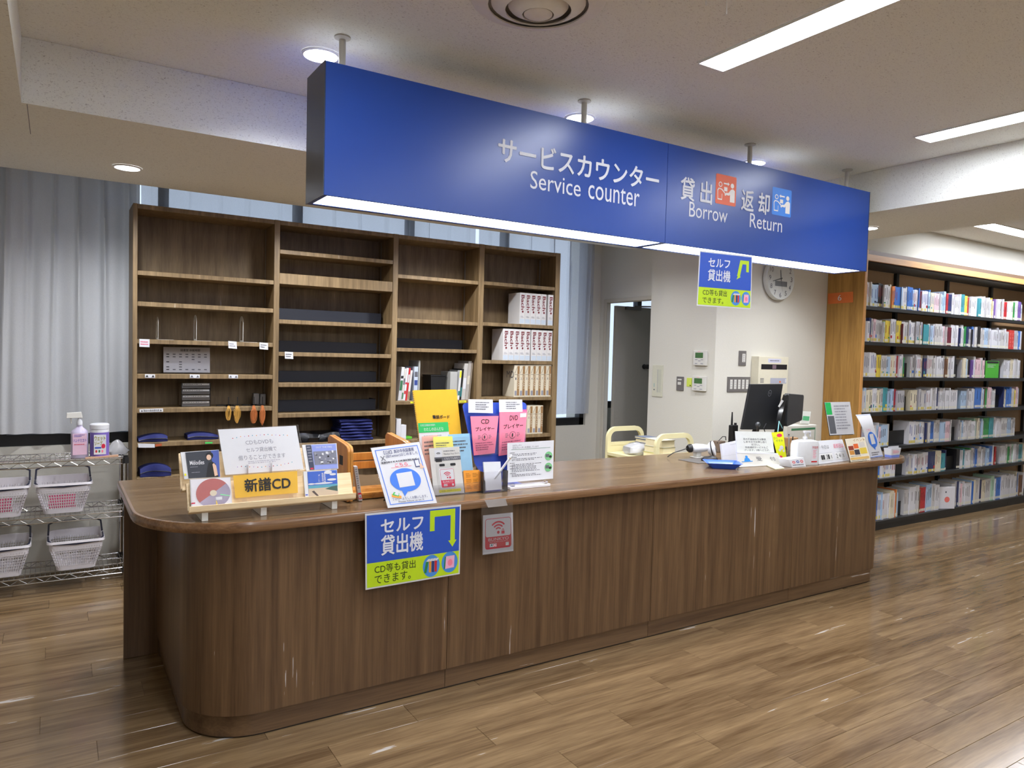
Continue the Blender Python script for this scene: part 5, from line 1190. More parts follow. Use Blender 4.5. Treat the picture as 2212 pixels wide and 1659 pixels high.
# barcode scanner on a cradle
s0 = PZ(1508, 988, ZT)
sc = thing('barcode_scanner', 'white handheld barcode scanner lying in its cradle by the mouse', 'scanner', (s0.x, s0.y, ZB))
bx('cradle_base', (s0.x-.045, s0.y-.03, ZB), (s0.x+.04, s0.y+.03, ZB+.006), OFFW, sc, bevel=.002)
bx('cradle_neck', (s0.x-.03, s0.y-.018, ZB+.0062), (s0.x+.012, s0.y+.018, ZB+.055), OFFW, sc, bevel=.006)
ax = V((1, -.25, .0)).normalized(); hb = V((s0.x-.07, s0.y, ZB+.062))
MB().disc_axis(hb, ax, [(.014, 0), (.026, .012), (.028, .04), (.026, .09), (.02, .12)], 18).out('handle_body', WHITE, sc, smooth=True)
MB().disc_axis(hb-ax*.012, ax, [(.018, -.012), (.027, 0), (.0275, .014)], 18).out('grip_end', BLKP, sc, smooth=True)
hd_ = hb+ax*.155+V((0, -.01, -.005))
nrm = V((.55, -.8, .25)).normalized()
MB().disc_axis(hd_, nrm, [(.03, -.03), (.046, -.012), (.05, 0), (.046, .01), (.02, .016)], 22).out('scan_head', WHITE, sc, smooth=True)
MB().disc_axis(hd_+nrm*-.002, nrm, [(.0505, -.004), (.0525, 0), (.0505, .004)], 22).out('head_rim', BLKP, sc, smooth=True)
MB().disc_axis(hd_+nrm*.0105+V((.012, 0, -.006)), nrm, [(.016, 0), (.014, .004)], 14).out('scan_window', GREYP, sc, smooth=True)
MB().tube([hb-ax*.024, hb-ax*.06+V((0, 0, -.01)), hb-ax*.12+V((0, .01, -.03)), hb-ax*.15+V((0, .02, -.055))], .003, 6).out('cord', BLKP, sc, smooth=True)
# pale tablet / panel leaning behind the reception sign
q = pq([(1562.5, 1002), (1600, 998), (1598, 950), (1557.5, 959)], 3.02, 3.05)
t = thing('plastic_board', 'plain pale grey board standing left of the reception sign', 'board', q.c[0]); slab('face', q, .012, M('pale_grey_plastic', (206, 206, 214), .4), t, bevel=.001); pr(q, .45, .86, .85, .875, LINK, t, 'slot'); pr(q, 0, .38, 1, .385, LINK, t, 'seam')
# radio in its charger
rp = PZ(1580, 967, ZT); yR = 3.36; xr = PY(1583, 950, yR).x
t = thing('two_way_radio', 'black two-way radio with a long aerial standing in a charger', 'radio', (xr, yR, ZB))
zr0, zr1 = PY(1583, 953, yR).z, PY(1583, 918, yR).z
MB().lathe((xr, yR, ZB), [(.04, 0), (.042, .02), (.036, zr0-ZB-.02), (.03, zr0-ZB)], 16).out('charger', BLKP, t, smooth=True)
MB().box((xr-.028, yR-.018, zr0), (xr+.03, yR+.018, zr1)).out('radio_body', BLKP, t, bevel=.005)
MB().disc_axis((xr+.02, yR, zr1), (0, 0, 1), [(.009, 0), (.009, .014)], 10).out('knob', BLKP, t)
MB().disc_axis((xr-.016, yR, zr1), (0, 0, 1), [(.007, 0), (.0065, .03), (.004, PY(1583, 890, yR).z-zr1)], 10).out('aerial', BLKP, t, smooth=True)
t2 = thing('power_adapter', 'brown-grey box with a looped cable behind the pale panel', 'adapter', (xr-.05, 3.42, ZB))
bx('box', (PY(1552, 965, 3.40).x, 3.395, ZB), (PY(1566, 965, 3.40).x, 3.45, PY(1556, 953, 3.40).z), M('brown_grey_plastic', (120, 104, 90), .5), t2, bevel=.004)
a_ = PY(1556, 953, 3.40); MB().tube([(a_.x-.01, 3.42, ZB+.01), (a_.x-.015, 3.41, ZB+.07), (a_.x+.02, 3.40, a_.z+.03), (a_.x+.045, 3.395, a_.z+.03), (a_.x+.055, 3.40, a_.z+.005)], .0028, 6).out('cable', BLKP, t2, smooth=True)
# reception sign: tent base and sheet behind
q = pq([(1594, 1008.5), (1681, 1008.5), (1679.5, 979), (1590.5, 975.5)], 2.885, 2.90)
q = Q(V((q.c[0].x, 2.88, ZB+.001)), V((q.c[1].x, 2.83, ZB+.001)), PY(1679.5, 979, 2.85), PY(1590.5, 975.5, 2.90))
t = thing('reception_sign', 'white reception sign with a blue desk figure and black characters', 'sign', q.c[0])
slab('front_plate', q, .006, OFFW, t, bevel=.001); LBU = M('reception_blue', (50, 140, 220), .55)
pr(q, .0, .90, 1, .99, WHITE, t, 'top_rim'); pol(q, [(.08, .30), (.32, .33), (.32, .38), (.08, .35)], LBU, t, 'desk'); pol(q, [(.14, .36), (.28, .37), (.26, .55), (.21, .62), (.16, .55)], LBU, t, 'figure'); disc(q, .21, .66, .03, .09, LBU, t, 'figure_head')
tx(q, '受', .42, .36, .54, .68, GINK, t); tx(q, '付', .73, .36, .85, .68, GINK, t)
slab('base_lip', Q(V((q.c[0].x, 2.872, ZB+.0005)), V((q.c[1].x, 2.822, ZB+.0005)), V((q.c[1].x, 2.90, ZB+.0005)), V((q.c[0].x, 2.95, ZB+.0005))), -.003, OFFW, t)
q2_ = Q(PY(1591.7, 977, 2.905), PY(1673, 978, 2.865), PY(1666, 933, 2.875), PY(1588.5, 931.5, 2.915))
sh_ = slab('upper_sheet', q2_, .004, M('sheet_pale_green_white', (232, 236, 232), .5), t)
for k, s_ in enumerate(('耳の不自由な方は筆談', 'しますのでお申し出く', 'ださい。', '手話通訳サービスもご', 'ざいます。5階へどうぞ。')):
    wl = (.62, .62, .22, .62, .68)[k]; u0 = (.19, .2, .40, .22, .20)[k]; tx(q2_, s_, u0, .57-.13*k+.02, u0+wl, .57-.13*k+.115, GINK, t, bold=.008)
# yellow leaflet
q = Q(V((PY(1682, 998, 2.945).x, 2.945, ZB+.001)), V((PY(1700, 994, 2.935).x, 2.935, ZB+.001)), PY(1691.5, 932, 2.955), PY(1666.5, 934.5, 2.965))
t = thing('yellow_flyer', 'fluorescent yellow flyer with pink ovals beside the reception sign', 'flyer', q.c[0]); slab('sheet', q, .001, M('fluor_yellow', (232, 238, 30), .55), t)
PK = M('hot_pink', (226, 50, 100), .55); disc(q, .62, .88, .24, .06, PK, t, 'pink_oval'); disc(q, .35, .12, .2, .07, PK, t, 'pink_oval'); tx(q, 'ひと', .05, .76, .42, .84, GR, t); tx(q, 'やすみ', .2, .66, .85, .74, GR, t)
for u, v_, a, b in ((.62, .46, .2, .07), (.40, .38, .14, .05), (.78, .34, .1, .04)): disc(q, u, v_, a, b, WHITE, t, 'white_shape', .0011, 14)
# pens in a clear cup
pc = PY(1712, 985, 2.93)
t = thing('pen_cup', 'clear cup of pens behind the small box', 'pen cup', (pc.x, 2.95, ZB))
MB().lathe((pc.x, 2.95, ZB), [(.028, 0), (.032, .085), (.030, .085), (.026, .004)], 18).out('cup', ACRY, t, smooth=True)
for k, (dx, dy, tx_, tz, cc) in enumerate(((-.014, 0, -.018, .16, (170, 170, 172)), (-.004, .01, -.004, .15, (120, 120, 124)), (.006, -.006, .014, .145, (60, 60, 64)), (.012, .006, .03, .13, (190, 186, 180)), (0, -.012, .004, .125, (150, 120, 90)))):
    pn = thing('pen', '%s pen in the clear cup' % ('bright silver', 'dull grey', 'black', 'pale grey', 'brown')[k], 'pen', (pc.x+dx, 2.95+dy, ZB+.005))
    a_ = V((pc.x+dx*.6, 2.95+dy*.6, ZB+.006)); b_ = V((pc.x+tx_, 2.95+dy, ZB+tz)); d = (b_-a_).normalized(); L_ = (b_-a_).length
    MB().disc_axis(a_, d, [(.0015, 0), (.0036, .012), (.0036, L_)], 8).out('barrel', M('pen_%d' % k, cc, .3, metal=.4), pn, smooth=True); MB().disc_axis(a_+d*L_, d, [(.0036, .0002), (.003, .008)], 8).out('clicker', BLKP, pn)
# small white box with three emblems
q = Q(V((PY(1711, 1013, 2.735).x, 2.735, ZB+.0008)), V((PY(1741, 1009, 2.725).x, 2.725, ZB+.0008)), PY(1735.5, 988.5, 2.735), PY(1704.5, 993, 2.745))
t = thing('emblem_box', 'small white box with three round emblems on its front', 'box', q.c[0])
dp = V((-.012, .07, 0)); a, b, c_, d_ = q.c
MB().hexa([a, b, b+dp, a+dp, d_, c_, c_+dp, d_+dp]).out('box', WHITE, t)
for k, cc in enumerate(((220, 70, 70), (50, 80, 160), (220, 70, 70))):
    disc(q, .24+.28*k, .62, .10, .16, M('emblem_%d' % k, cc, .5), t, 'emblem'); disc(q, .24+.28*k, .62, .05, .08, WHITE, t, 'emblem_centre', .0014, 12)
fine(q, .1, .16, .92, .36, 1, INK, t, 3)
# card holder lying flat
q = Q(PZ(1655, 1005, ZT+.006), PZ(1708, 1018, ZT+.006), PZ(1712, 1009, ZT+.006), PZ(1668, 1000, ZT+.006))
y_ = 2.80
cx0, cx1 = 3.60, 3.80
t = thing('card_tray', 'flat pale card tray lying in front of the reception sign', 'card tray', (3.62, 2.79, ZB))
pts = [PZ(1655, 1006.5, ZT), PZ(1693, 1018.5, ZT), PZ(1709.5, 1016, ZT), PZ(1676, 1003.5, ZT)]
MB().prism([(p.x, max(p.y, 2.715), ZB) for p in pts], (0, 0, .006)).out('plate', M('pale_olive_plastic', (206, 200, 170), .4), t, bevel=.001, segs=1)
pc2 = sum(pts, V((0, 0, 0)))/4; MB().prism([(pc2.x+(p.x-pc2.x)*.72, max(pc2.y+(p.y-pc2.y)*.72, 2.72), ZB+.0062) for p in pts], (0, 0, .002)).out('paper', WHITE, t)
# hand sanitizer pump
yS = 2.79; xs = PY(1738, 980, yS).x
t = thing('sanitizer_bottle', 'translucent white hand sanitizer pump bottle', 'pump bottle', (xs, yS, ZB))
hS = PY(1738, 950, yS).z-ZB; wS = (PY(1760, 980, yS).x-PY(1719, 980, yS).x)/2*.94
MB().rings([rr4(xs, yS, wS*f, .032*f, ZB+z, .014, -.25) for f, z in ((.96, 0), (1, .004), (1, hS*.82), (.93, hS*.95), (.6, hS), (.25, hS+.004))]).out('bottle', M('milky_plastic', (222, 224, 226), .25, spec=.6), t, smooth=True)
zn = ZB+hS
MB().lathe((xs, yS, zn+.004), [(.014, 0), (.014, .014), (.006, .016), (.006, .034), (.011, .036), (.011, .044)], 16).out('pump_collar', WHITE, t, smooth=True)
MB().hexa([(xs-.012, yS-.009, zn+.044), (xs+.05, yS-.006, zn+.040), (xs+.05, yS+.006, zn+.040), (xs-.012, yS+.009, zn+.044), (xs-.012, yS-.009, zn+.056), (xs+.045, yS-.006, zn+.052), (xs+.045, yS+.006, zn+.052), (xs-.012, yS+.009, zn+.056)]).hexa([(xs+.044, yS-.005, zn+.018), (xs+.052, yS-.005, zn+.018), (xs+.052, yS+.005, zn+.018), (xs+.044, yS+.005, zn+.018), (xs+.042, yS-.005, zn+.041), (xs+.05, yS-.005, zn+.041), (xs+.05, yS+.005, zn+.041), (xs+.042, yS+.005, zn+.041)]).out('nozzle', WHITE, t, bevel=.001)
ca, sa = math.cos(-.25), math.sin(-.25); o_ = V((xs, yS, 0)); U_ = V((ca, sa, 0)); N_ = V((sa, -ca, 0))
q = Q(o_+U_*wS*.28+N_*.0325+V((0, 0, ZB+.012)), o_+U_*wS*.82+N_*.0325+V((0, 0, ZB+.012)), o_+U_*wS*.82+N_*.0325+V((0, 0, ZB+hS*.80)), o_+U_*wS*.28+N_*.0325+V((0, 0, ZB+hS*.80)))
slab('label', q, .0005, WHITE, t); tx(q, '手指用', .05, .80, .95, .95, RDS, t); fine(q, .2, .25, .8, .75, 6, PINK, t, 4); pr(q, .0, .04, .9, .12, RDS, t, 'red_line')
# due date sign
q = qb((1769, 1003), (1835, 994.5), (1819.5, 949), (1759, 953), .045)
t = thing('due_date_sign', 'white due date sign with grey and red characters and date cards', 'sign', q.c[0])
slab('board', q, .004, WHITE, t); slab('rear_leg', Q(q.at(.2, 0, -.0045)+V((0, .085, 0)), q.at(.75, 0, -.0045)+V((0, .085, 0)), q.at(.75, 1, -.0045), q.at(.2, 1, -.0045)), .003, M('sign_rear_green_white', (206, 222, 206), .5), t)
tx(q, '今日は', .18, .62, .44, .80, GINK, t); tx(q, '返却日は', .60, .62, .95, .82, PK, t); pr(q, .02, .44, .98, .45, LINK, t, 'rule')
for u, s_ in ((.12, '11'), (.26, '月'), (.40, '30'), (.52, '日')): pass
for k, (u, s_) in enumerate(((.11, '1'), (.17, '1'), (.27, '3'), (.33, '1'), (.42, '水'), (.60, '2'), (.70, '4'), (.82, '水'))):
    pr(q, u-.02, .12, u+.075, .42, M('date_card', (224, 224, 222), .5), t, 'date_card', .0009+.0001*k); tx(q, s_, u, .17, u+.05, .37, INK, t, off=.0024)
# flyer in a clear stand
q = qb((1838, 998), (1881, 993.5), (1868, 943.5), (1825.5, 948.5), .03, .8485)
t = thing('colour_flyer', 'cream flyer with orange and yellow photo tiles in a clear stand', 'flyer', q.c[0])
slab('sheet', q, .001, M('cream_paper', (244, 236, 214), .5), t); slab('stand', q.pushed(-.0012), .002, ACRY, t, u0=-.02, u1=1.03)
slab('stand_foot', Q(V((q.c[0].x+.005, 2.722, ZB)), V((q.c[1].x, 2.722, ZB)), V((q.c[1].x, 2.735, ZB)), V((q.c[0].x+.005, 2.735, ZB))), -.002, ACRY, t)
for a in ((.05, .50, .30, .68, (150, 60, 40)), (.32, .55, .55, .75, (236, 110, 50)), (.62, .60, .88, .80, (226, 220, 210)), (.05, .30, .28, .48, (216, 150, 70)), (.30, .28, .55, .50, (60, 62, 72)), (.58, .30, .92, .55, (236, 206, 80)), (.02, .08, .95, .18, (230, 190, 110))): pr(q, *a[:4], M('tile_%d_%d_%d' % a[4], a[4], .55), t, 'photo_tile')
tx(q, 'イベント', .35, .84, .95, .96, M('gold_ink', (190, 140, 40), .6), t); fine(q, .05, .2, .6, .26, 1, GINK, t, 3); fine(q, .05, .02, .9, .07, 1, INK, t, 4)
# curved stand with speech bubble notice
cu = []
for px_l, px_r, yy in (((1879, 990), (1908, 985.5), 2.80), ((1872, 958), (1897, 955), 2.803), ((1864, 926), (1888, 923), 2.812), ((1856, 909), (1884, 906), 2.828), ((1848.5, 896), (1879.5, 894), 2.85)): cu.append((PY(*px_l, yy), PY(*px_r, yy)))
cu[1] = ((cu[0][0]+cu[2][0])/2, (cu[0][1]+cu[2][1])/2)
t = thing('curved_notice_stand', 'clear curved stand with a white notice and blue speech bubble', 'notice stand', cu[0][0])
rows = [[a.lerp(b, s/4) for s in range(5)] for a, b in cu]
bk_ = V((0, .002, 0)); mb = MB(); mb.rings(rows, False, False); mb.rings([[p+bk_ for p in r_] for r_ in rows], False, False); mb.out('curved_sheet', WHITE, t, smooth=True)
b0, b1 = cu[0]; bx('foot', (b0.x-.005, 2.79, ZB), (b1.x+.02, 2.88, ZB+.004), ACRY, t)
q = Q(cu[0][0], cu[0][1], cu[2][1], cu[2][0]); fr_ = Q(cu[2][0], cu[2][1], cu[4][1], cu[4][0])
disc(q, .55, .60, .34, .27, M('bubble_blue', (60, 120, 220), .55), t, 'speech_bubble', .0016); pol(q, [(.42, .36), (.62, .36), (.55, .24)][::-1], M('bubble_blue', (60, 120, 220), .55), t, 'bubble_tail', .0016); pol(q, [(.38, .45), (.70, .46), (.72, .80), (.40, .79)], WHITE, t, 'white_square', .0022)
tx(q, 'こちら', .25, .90, .62, .97, M('pinkred_ink', (226, 60, 90), .6), t, off=.002); fine(q, .2, .06, .85, .2, 2, GINK, t, 4); pr(q, .06, .02, .95, .035, bl_, t, 'blue_rule', .002)
tx(fr_, '【公式】図書館', .3, .55, .9, .75, NI, t, off=.002); fine(fr_, .2, .2, .9, .45, 2, GINK, t, 9); pr(fr_, .02, .93, .98, .95, bl_, t, 'blue_rule', .002)
# leaflet on a raised clear pole
q = pq([(1793, 940), (1845.5, 937.5), (1836, 868), (1781.5, 869)], 3.02, 3.04)
t = thing('raised_leaflet', 'white and green leaflet held high on a clear stand', 'leaflet', q.c[0])
slab('sheet', q, .0015, WHITE, t); slab('holder', q.pushed(-.002), .0025, ACRY, t, u0=-.01, v0=-.02, u1=1.02)
pr(q, .0, .62, .22, .99, M('heading_green', (40, 186, 96), .55), t, 'green_block'); pr(q, .02, .04, .27, .58, M('print_grey_photo2', (96, 98, 104), .6), t, 'grey_photo'); fine(q, .32, .15, .97, .92, 9, LINK, t, 3)
pm_ = q.at(.5, .0); MB().tube([(pm_.x, 3.035, ZB+.004), (pm_.x, 3.035, pm_.z+.06)], .006, 8).out('pole', ACRY, t, smooth=True); bx('foot', (pm_.x-.05, 2.985, ZB), (pm_.x+.05, 3.085, ZB+.004), ACRY, t)
# little cup of slips
p = PZ(1927, 990, ZT); yc = max(p.y, 2.76); xc = PY(1927, 985, yc).x; wc = (PY(1938, 975, yc).x-PY(1916, 975, yc).x)/2
t = thing('slip_cup', 'small white paper cup of slips at the counter end', 'cup', (xc, yc, ZB))
MB().rings([rr4(xc, yc, wc*f, .028*f, ZB+z, .006) for f, z in ((.82, 0), (1, .062), (.95, .062), (.8, .003))]).out('cup', WHITE, t)
MB().rings([rr4(xc, yc, wc*f, .028*f, ZB+z, .006) for f, z in ((.835, .001), (.88, .018))], True, False).out('blue_band', M('slip_blue', (120, 140, 220), .55), t)
for k in range(3): bx('slip', (xc-wc*.75+.003*k, yc-.018+.012*k, ZB+.01), (xc+wc*.7+.003*k, yc-.017+.012*k, ZB+.078-.003*k), WHITE, t)
qf = Q((xc-wc*.8, yc-.0275, ZB+.022), (xc+wc*.8, yc-.0275, ZB+.022), (xc+wc*.9, yc-.0295, ZB+.055), (xc-wc*.9, yc-.0295, ZB+.055)); fine(qf, .1, .2, .9, .9, 3, PINK, t, 2)
# monitor seen from behind
yM = 3.20
mq = Q(PY(1602, 928, yM+.02), PY(1676, 928, yM-.03), PY(1692, 829.5, yM-.05), PY(1621, 830, yM))
mn = thing('computer_monitor', 'black computer monitor seen from behind with a round ring logo', 'monitor', (mq.at(.5, 0).x, yM, ZB))
slab('back_shell', mq, .018, M('monitor_black', (30, 31, 34), .45), mn, bevel=.003)
slab('screen', Q(*[mq.at(u, v_, -.0185) for u, v_ in ((.03, .04), (.97, .04), (.97, .97), (.03, .97))]), .001, M('screen_glass', (14, 15, 18), .15), mn)
LG = M('logo_chrome', (150, 152, 158), .3, metal=.8)
mb = MB(); n = 24
lp = mq.at(.63, .80); 
for rr_, in ((.0,),):
    ring = []
    for i in range(n): a = 2*math.pi*i/n; ring.append((.63+.055*math.cos(a), .80+.055*1.3*math.sin(a)))
    inn = [(.63+.045*math.cos(2*math.pi*i/n), .80+.045*1.3*math.sin(2*math.pi*i/n)) for i in range(n)]
    mb.add([mq.at(u, v_, .001) for u, v_ in ring+inn], [[i, (i+1) % n, n+(i+1) % n, n+i] for i in range(n)])
mb.out('logo_ring', LG, mn); tx(mq, 'hp', .60, .765, .66, .835, LG, mn)
nb = mq.at(.55, .22); MB().tube([nb+V((0, .03, 0)), (nb.x+.03, yM+.09, ZB+.06), (nb.x+.03, yM+.09, ZB+.012)], .022, 10).out('neck', BLKP, mn, smooth=True); bx('foot', (nb.x+.0, yM+.0, ZB), (nb.x+.14, yM+.14, ZB+.012), BLKP, mn, bevel=.004)
# second screen on a curved black arm
yS2 = 3.05
sq = Q(PY(1700, 922, yS2), PY(1733, 908, yS2+.16), PY(1737, 853, yS2+.16), PY(1704, 850, yS2))
sm = thing('customer_screen', 'small black screen on a curved black arm beside the monitor', 'screen', (sq.c[0].x, yS2, ZB))
slab('rear_shell', sq, .03, M('satin_black', (38, 39, 42), .5), sm, rad=.02, bevel=.004)
arm = [PY(1678, 1000, yS2-.02), PY(1682, 935, yS2-.02), PY(1690, 893, yS2-.015), PY(1698, 866, yS2-.012), PY(1702, 853, yS2+.005)]
arm[0].z = ZB+.02; arm2 = [a+V((.055-.012*i, .0, -.0)) for i, a in enumerate(arm)]
mb = MB(); mb.rings([[a, b, b+V((0, .035, 0)), a+V((0, .035, 0))] for a, b in zip(arm, arm2)]); mb.out('curved_arm', M('gloss_black', (16, 16, 18), .2), sm, smooth=True)
bx('foot', (arm[0].x-.03, yS2-.03, ZB), (arm[0].x+.12, yS2+.08, ZB+.02), BLKP, sm, bevel=.004)
lq = Q(PY(1681, 878, yS2-.03), PY(1684, 880, yS2-.03), PY(1693, 866, yS2-.03), PY(1689, 863.5, yS2-.03)); slab('silver_label', lq, .001, M('silver_label', (206, 206, 206), .4), sm)
MB().tube([PY(1690, 925, yS2-.03), PY(1683, 910, yS2-.05), PY(1680, 935, yS2-.06), PY(1676, 960, yS2-.05)], .003, 6).out('pale_cable', M('pale_blue_cable', (150, 214, 226), .4), sm, smooth=True); MB().tube([PY(1655, 915, yS2-.03), PY(1650, 925, yS2-.05), PY(1656, 945, yS2-.05)], .003, 6).out('black_cable', BLKP, sm, smooth=True)
wc_ = PY(1635, 917, yM-.06); MB().disc_axis(wc_, (0, -1, 0), [(.016, 0), (.018, .01), (.012, .02)], 12).tube([wc_, wc_+V((.03, .02, -.05)), wc_+V((.04, .03, -.08))], .004, 6).out('clip_camera', M('webcam_grey', (70, 72, 74), .4), mn, smooth=True)
# receipt printer with green stripe behind
yP = 3.38
px0, px1 = PY(1700, 930, yP).x, PY(1764, 930, yP).x
t = thing('label_printer', 'off-white printer with a green stripe behind the pump bottle', 'printer', (px0, yP, ZB))
zp = PY(1730, 919, yP).z
MB().box((px0, yP, ZB), (px1, yP+.1, zp)).out('body', M('printer_body', (206, 204, 194), .5), t, bevel=.004)
bx('green_stripe', (px0+.05, yP-.001, zp-.035), (px1-.02, yP, zp-.02), GR, t); bx('stripe_end', (px1-.022, yP-.001, ZB+.03), (px1-.018, yP, zp-.02), GR, t)
q = pq([(1730, 914), (1748, 916), (1752, 889), (1735, 888)], yP+.02, yP+.05); slab('paper_stack', q, .01, M('grey_paper', (190, 190, 182), .6), t); pr(q, .1, .25, .9, .6, M('printed_green', (70, 150, 100), .6), t, 'green_print')
tag(bx('brown_packet', (PY(1702, 950, 3.3).x, 3.29, ZB), (PY(1722, 950, 3.3).x, 3.34, PY(1710, 946, 3.29).z), M('brown_card', (176, 136, 96), .6), None, bevel=.003), 'brown packet beside the pump bottle', 'packet')

# ================================================================== WALL DEVICES
def onwallY(px0, px1, yt, yb, d, Y=None):
    Y = YW if Y is None else Y
    a, b = PY(px0, yt, Y-d), PY(px1, yb, Y-d); return a, b, Q(V((a.x, Y-d, b.z)), V((b.x, Y-d, b.z)), V((b.x, Y-d, a.z)), V((a.x, Y-d, a.z)))
# clock
cc = PY(1684, 602, YW-.035); rC = .178
ck = thing('wall_clock', 'round white wall clock with a grey digital window', 'clock', (cc.x, YW-.02, cc.z-rC))
MB().disc_axis((cc.x, YW-.0008, cc.z), (0, -1, 0), [(rC*.86, 0), (rC, .012), (rC, .04), (rC*.965, .05), (rC*.93, .047)], 40).out('rim', M('clock_rim', (206, 208, 204), .3), ck, smooth=True)
MB().disc_axis((cc.x, YW-.046, cc.z), (0, -1, 0), [(rC*.93, 0), (rC*.93, .0012)], 40).out('dial', M('clock_dial', (226, 226, 220), .5), ck)
qc = Q((cc.x-rC, YW-.0475, cc.z-rC), (cc.x+rC, YW-.0475, cc.z-rC), (cc.x+rC, YW-.0475, cc.z+rC), (cc.x-rC, YW-.0475, cc.z+rC))
for h_ in range(1, 13):
    a = math.radians(90-30*h_); u, v_ = .5+.38*math.cos(a), .5+.38*math.sin(a); wd = .035 if h_ < 10 else .06
    tx(qc, str(h_), u-wd, v_-.055, u+wd, v_+.055, GINK, ck)
pr(qc, .30, .32, .73, .44, M('lcd_grey', (120, 124, 128), .4), ck, 'digital_window', .001)
def hand(ang, L, w_, nm):
    a = math.radians(90-ang); d = (math.cos(a), math.sin(a)); n_ = (-d[1], d[0])
    pol(qc, [(.5-d[0]*.05+n_[0]*w_, .5-d[1]*.05+n_[1]*w_), (.5-d[0]*.05-n_[0]*w_, .5-d[1]*.05-n_[1]*w_), (.5+d[0]*L-n_[0]*w_*.6, .5+d[1]*L-n_[1]*w_*.6), (.5+d[0]*L+n_[0]*w_*.6, .5+d[1]*L+n_[1]*w_*.6)], M('hand_dark', (70, 76, 78), .4), ck, nm, .004)
hand(352, .2, .014, 'hour_hand'); hand(255, .30, .012, 'minute_hand'); hand(168, .3, .004, 'second_hand')
MB().disc_axis((cc.x, YW-.0535, cc.z), (0, -1, 0), [(rC*.93, 0), (rC*.93, .001)], 40).out('glass', clear('clock_glass', (1, 1, 1), .1, ior=1.06), ck)
# switch plates on the clock wall
GP = M('switch_plate_grey', (118, 114, 112), .4, metal=.2)
a, b, q = onwallY(1597.5, 1611.5, 757.5, 790, .008)
t = thing('switch_plate', 'narrow grey switch plate with one column of switches', 'switch', (a.x, YW, b.z)); MB().box((a.x, YW-.008, b.z), (b.x, YW-.0005, a.z)).out('plate', GP, t, bevel=.002)
pr(q, .42, .24, .85, .80, OFFW, t, 'switch_column')
for k in range(4): pr(q, .55, .29+.13*k, .72, .33+.13*k, GINK, t, 'switch_mark', .0012)
a, b, q = onwallY(1572.5, 1620, 814, 846.5, .008)
t = thing('switch_plate', 'wide grey switch plate with five columns of switches', 'switch', (a.x, YW, b.z)); MB().box((a.x, YW-.008, b.z), (b.x, YW-.0005, a.z)).out('plate', GP, t, bevel=.002)
for k in range(5):
    pr(q, .10+.175*k, .20, .21+.175*k, .82, OFFW, t, 'switch_column')
    for j in range(1, 4): pr(q, .115+.175*k, .20+.155*j-.012, .195+.175*k, .20+.155*j+.012, LINK, t, 'switch_gap', .0012)
# alarm panel
a, b, q = onwallY(1640, 1700, 769.5, 862, .075)
t = thing('alarm_panel', 'cream wall alarm panel with a dark display behind the monitor', 'alarm panel', (a.x, YW, b.z)); MB().box((a.x, YW-.075, b.z), (b.x, YW-.0005, a.z)).out('case', M('cream_case', (222, 216, 194), .45), t, bevel=.003)
pr(q, .08, .70, .95, .82, M('dark_display', (34, 32, 36), .25), t, 'display'); pr(q, .45, .715, .58, .805, M('display_lit', (120, 100, 110), .4), t, 'display_cell', .0012); pr(q, .30, .86, .74, .95, M('label_lilac', (206, 206, 226), .5), t, 'name_label'); fine(q, .36, .88, .7, .93, 1, GINK, t, 3)
for k in range(4): pr(q, .06, .39+.03*k, .18, .403+.03*k, GINK, t, 'speaker_slot')
pr(q, .40, .37, .95, .50, M('button_strip', (176, 178, 192), .4), t, 'button_strip'); disc(q, .73, .41, .03, .022, M('orange_led', (230, 120, 50), .5), t, 'orange_lamp'); pr(q, .90, .39, .945, .48, WHITE, t, 'key', .0012)
# side wall devices (wall faces -X)
def onwallX(px0, px1, yt, yb, d):
    X = XW-d; a, b = PX(px0, yt, X), PX(px1, yb, X)      # px0 = far (left), px1 = near (right)
    return a, b, Q(V((X, a.y, b.z)), V((X, b.y, b.z)), V((X, b.y, a.z)), V((X, a.y, a.z)))
def plateX(name, label, cat, px0, px1, yt, yb, d, mat):
    a, b, q = onwallX(px0, px1, yt, yb, d); t = thing(name, label, cat, (XW, a.y, b.z))
    MB().box((XW-d, min(a.y, b.y), b.z), (XW-.0005, max(a.y, b.y), a.z)).out('case', mat, t, bevel=.003); return q, t
for yt, yb, nm, px in ((757, 790, 'upper', (1498, 1524)), (812, 845.5, 'lower', (1495.5, 1522))):
    q, t = plateX('thermostat', '%s white thermostat with a green display on the side wall' % nm, 'thermostat', px[0], px[1], yt, yb, .022, OFFW)
    pr(q, .16, .50, .78, .86, M('lcd_green', (70, 110, 64), .3), t, 'display'); tx(q, 'AC', .36, .90, .56, .97, PINK, t)
    for k, (u, v_) in enumerate(((.15, .36), (.6, .36), (.4, .28), (.15, .1), (.6, .1))): pr(q, u, v_, u+.2, v_+.05, LINK, t, 'button')
q, t = plateX('wall_switch', 'slim dark grey switch plate with two white keys on the side wall', 'switch', 1461.5, 1475.5, 813, 844.5, .008, GP); pr(q, .18, .74, .75, .84, OFFW, t, 'name_strip'); pr(q, .2, .42, .68, .62, OFFW, t, 'key')
q, t = plateX('sticky_note', 'yellow-green sticky note beside the lower thermostat', 'note', 1483.5, 1494, 816, 835.5, .003, M('note_lime', (206, 222, 90), .6)); pr(q, .62, .08, .85, .2, INK, t, 'ink_mark')
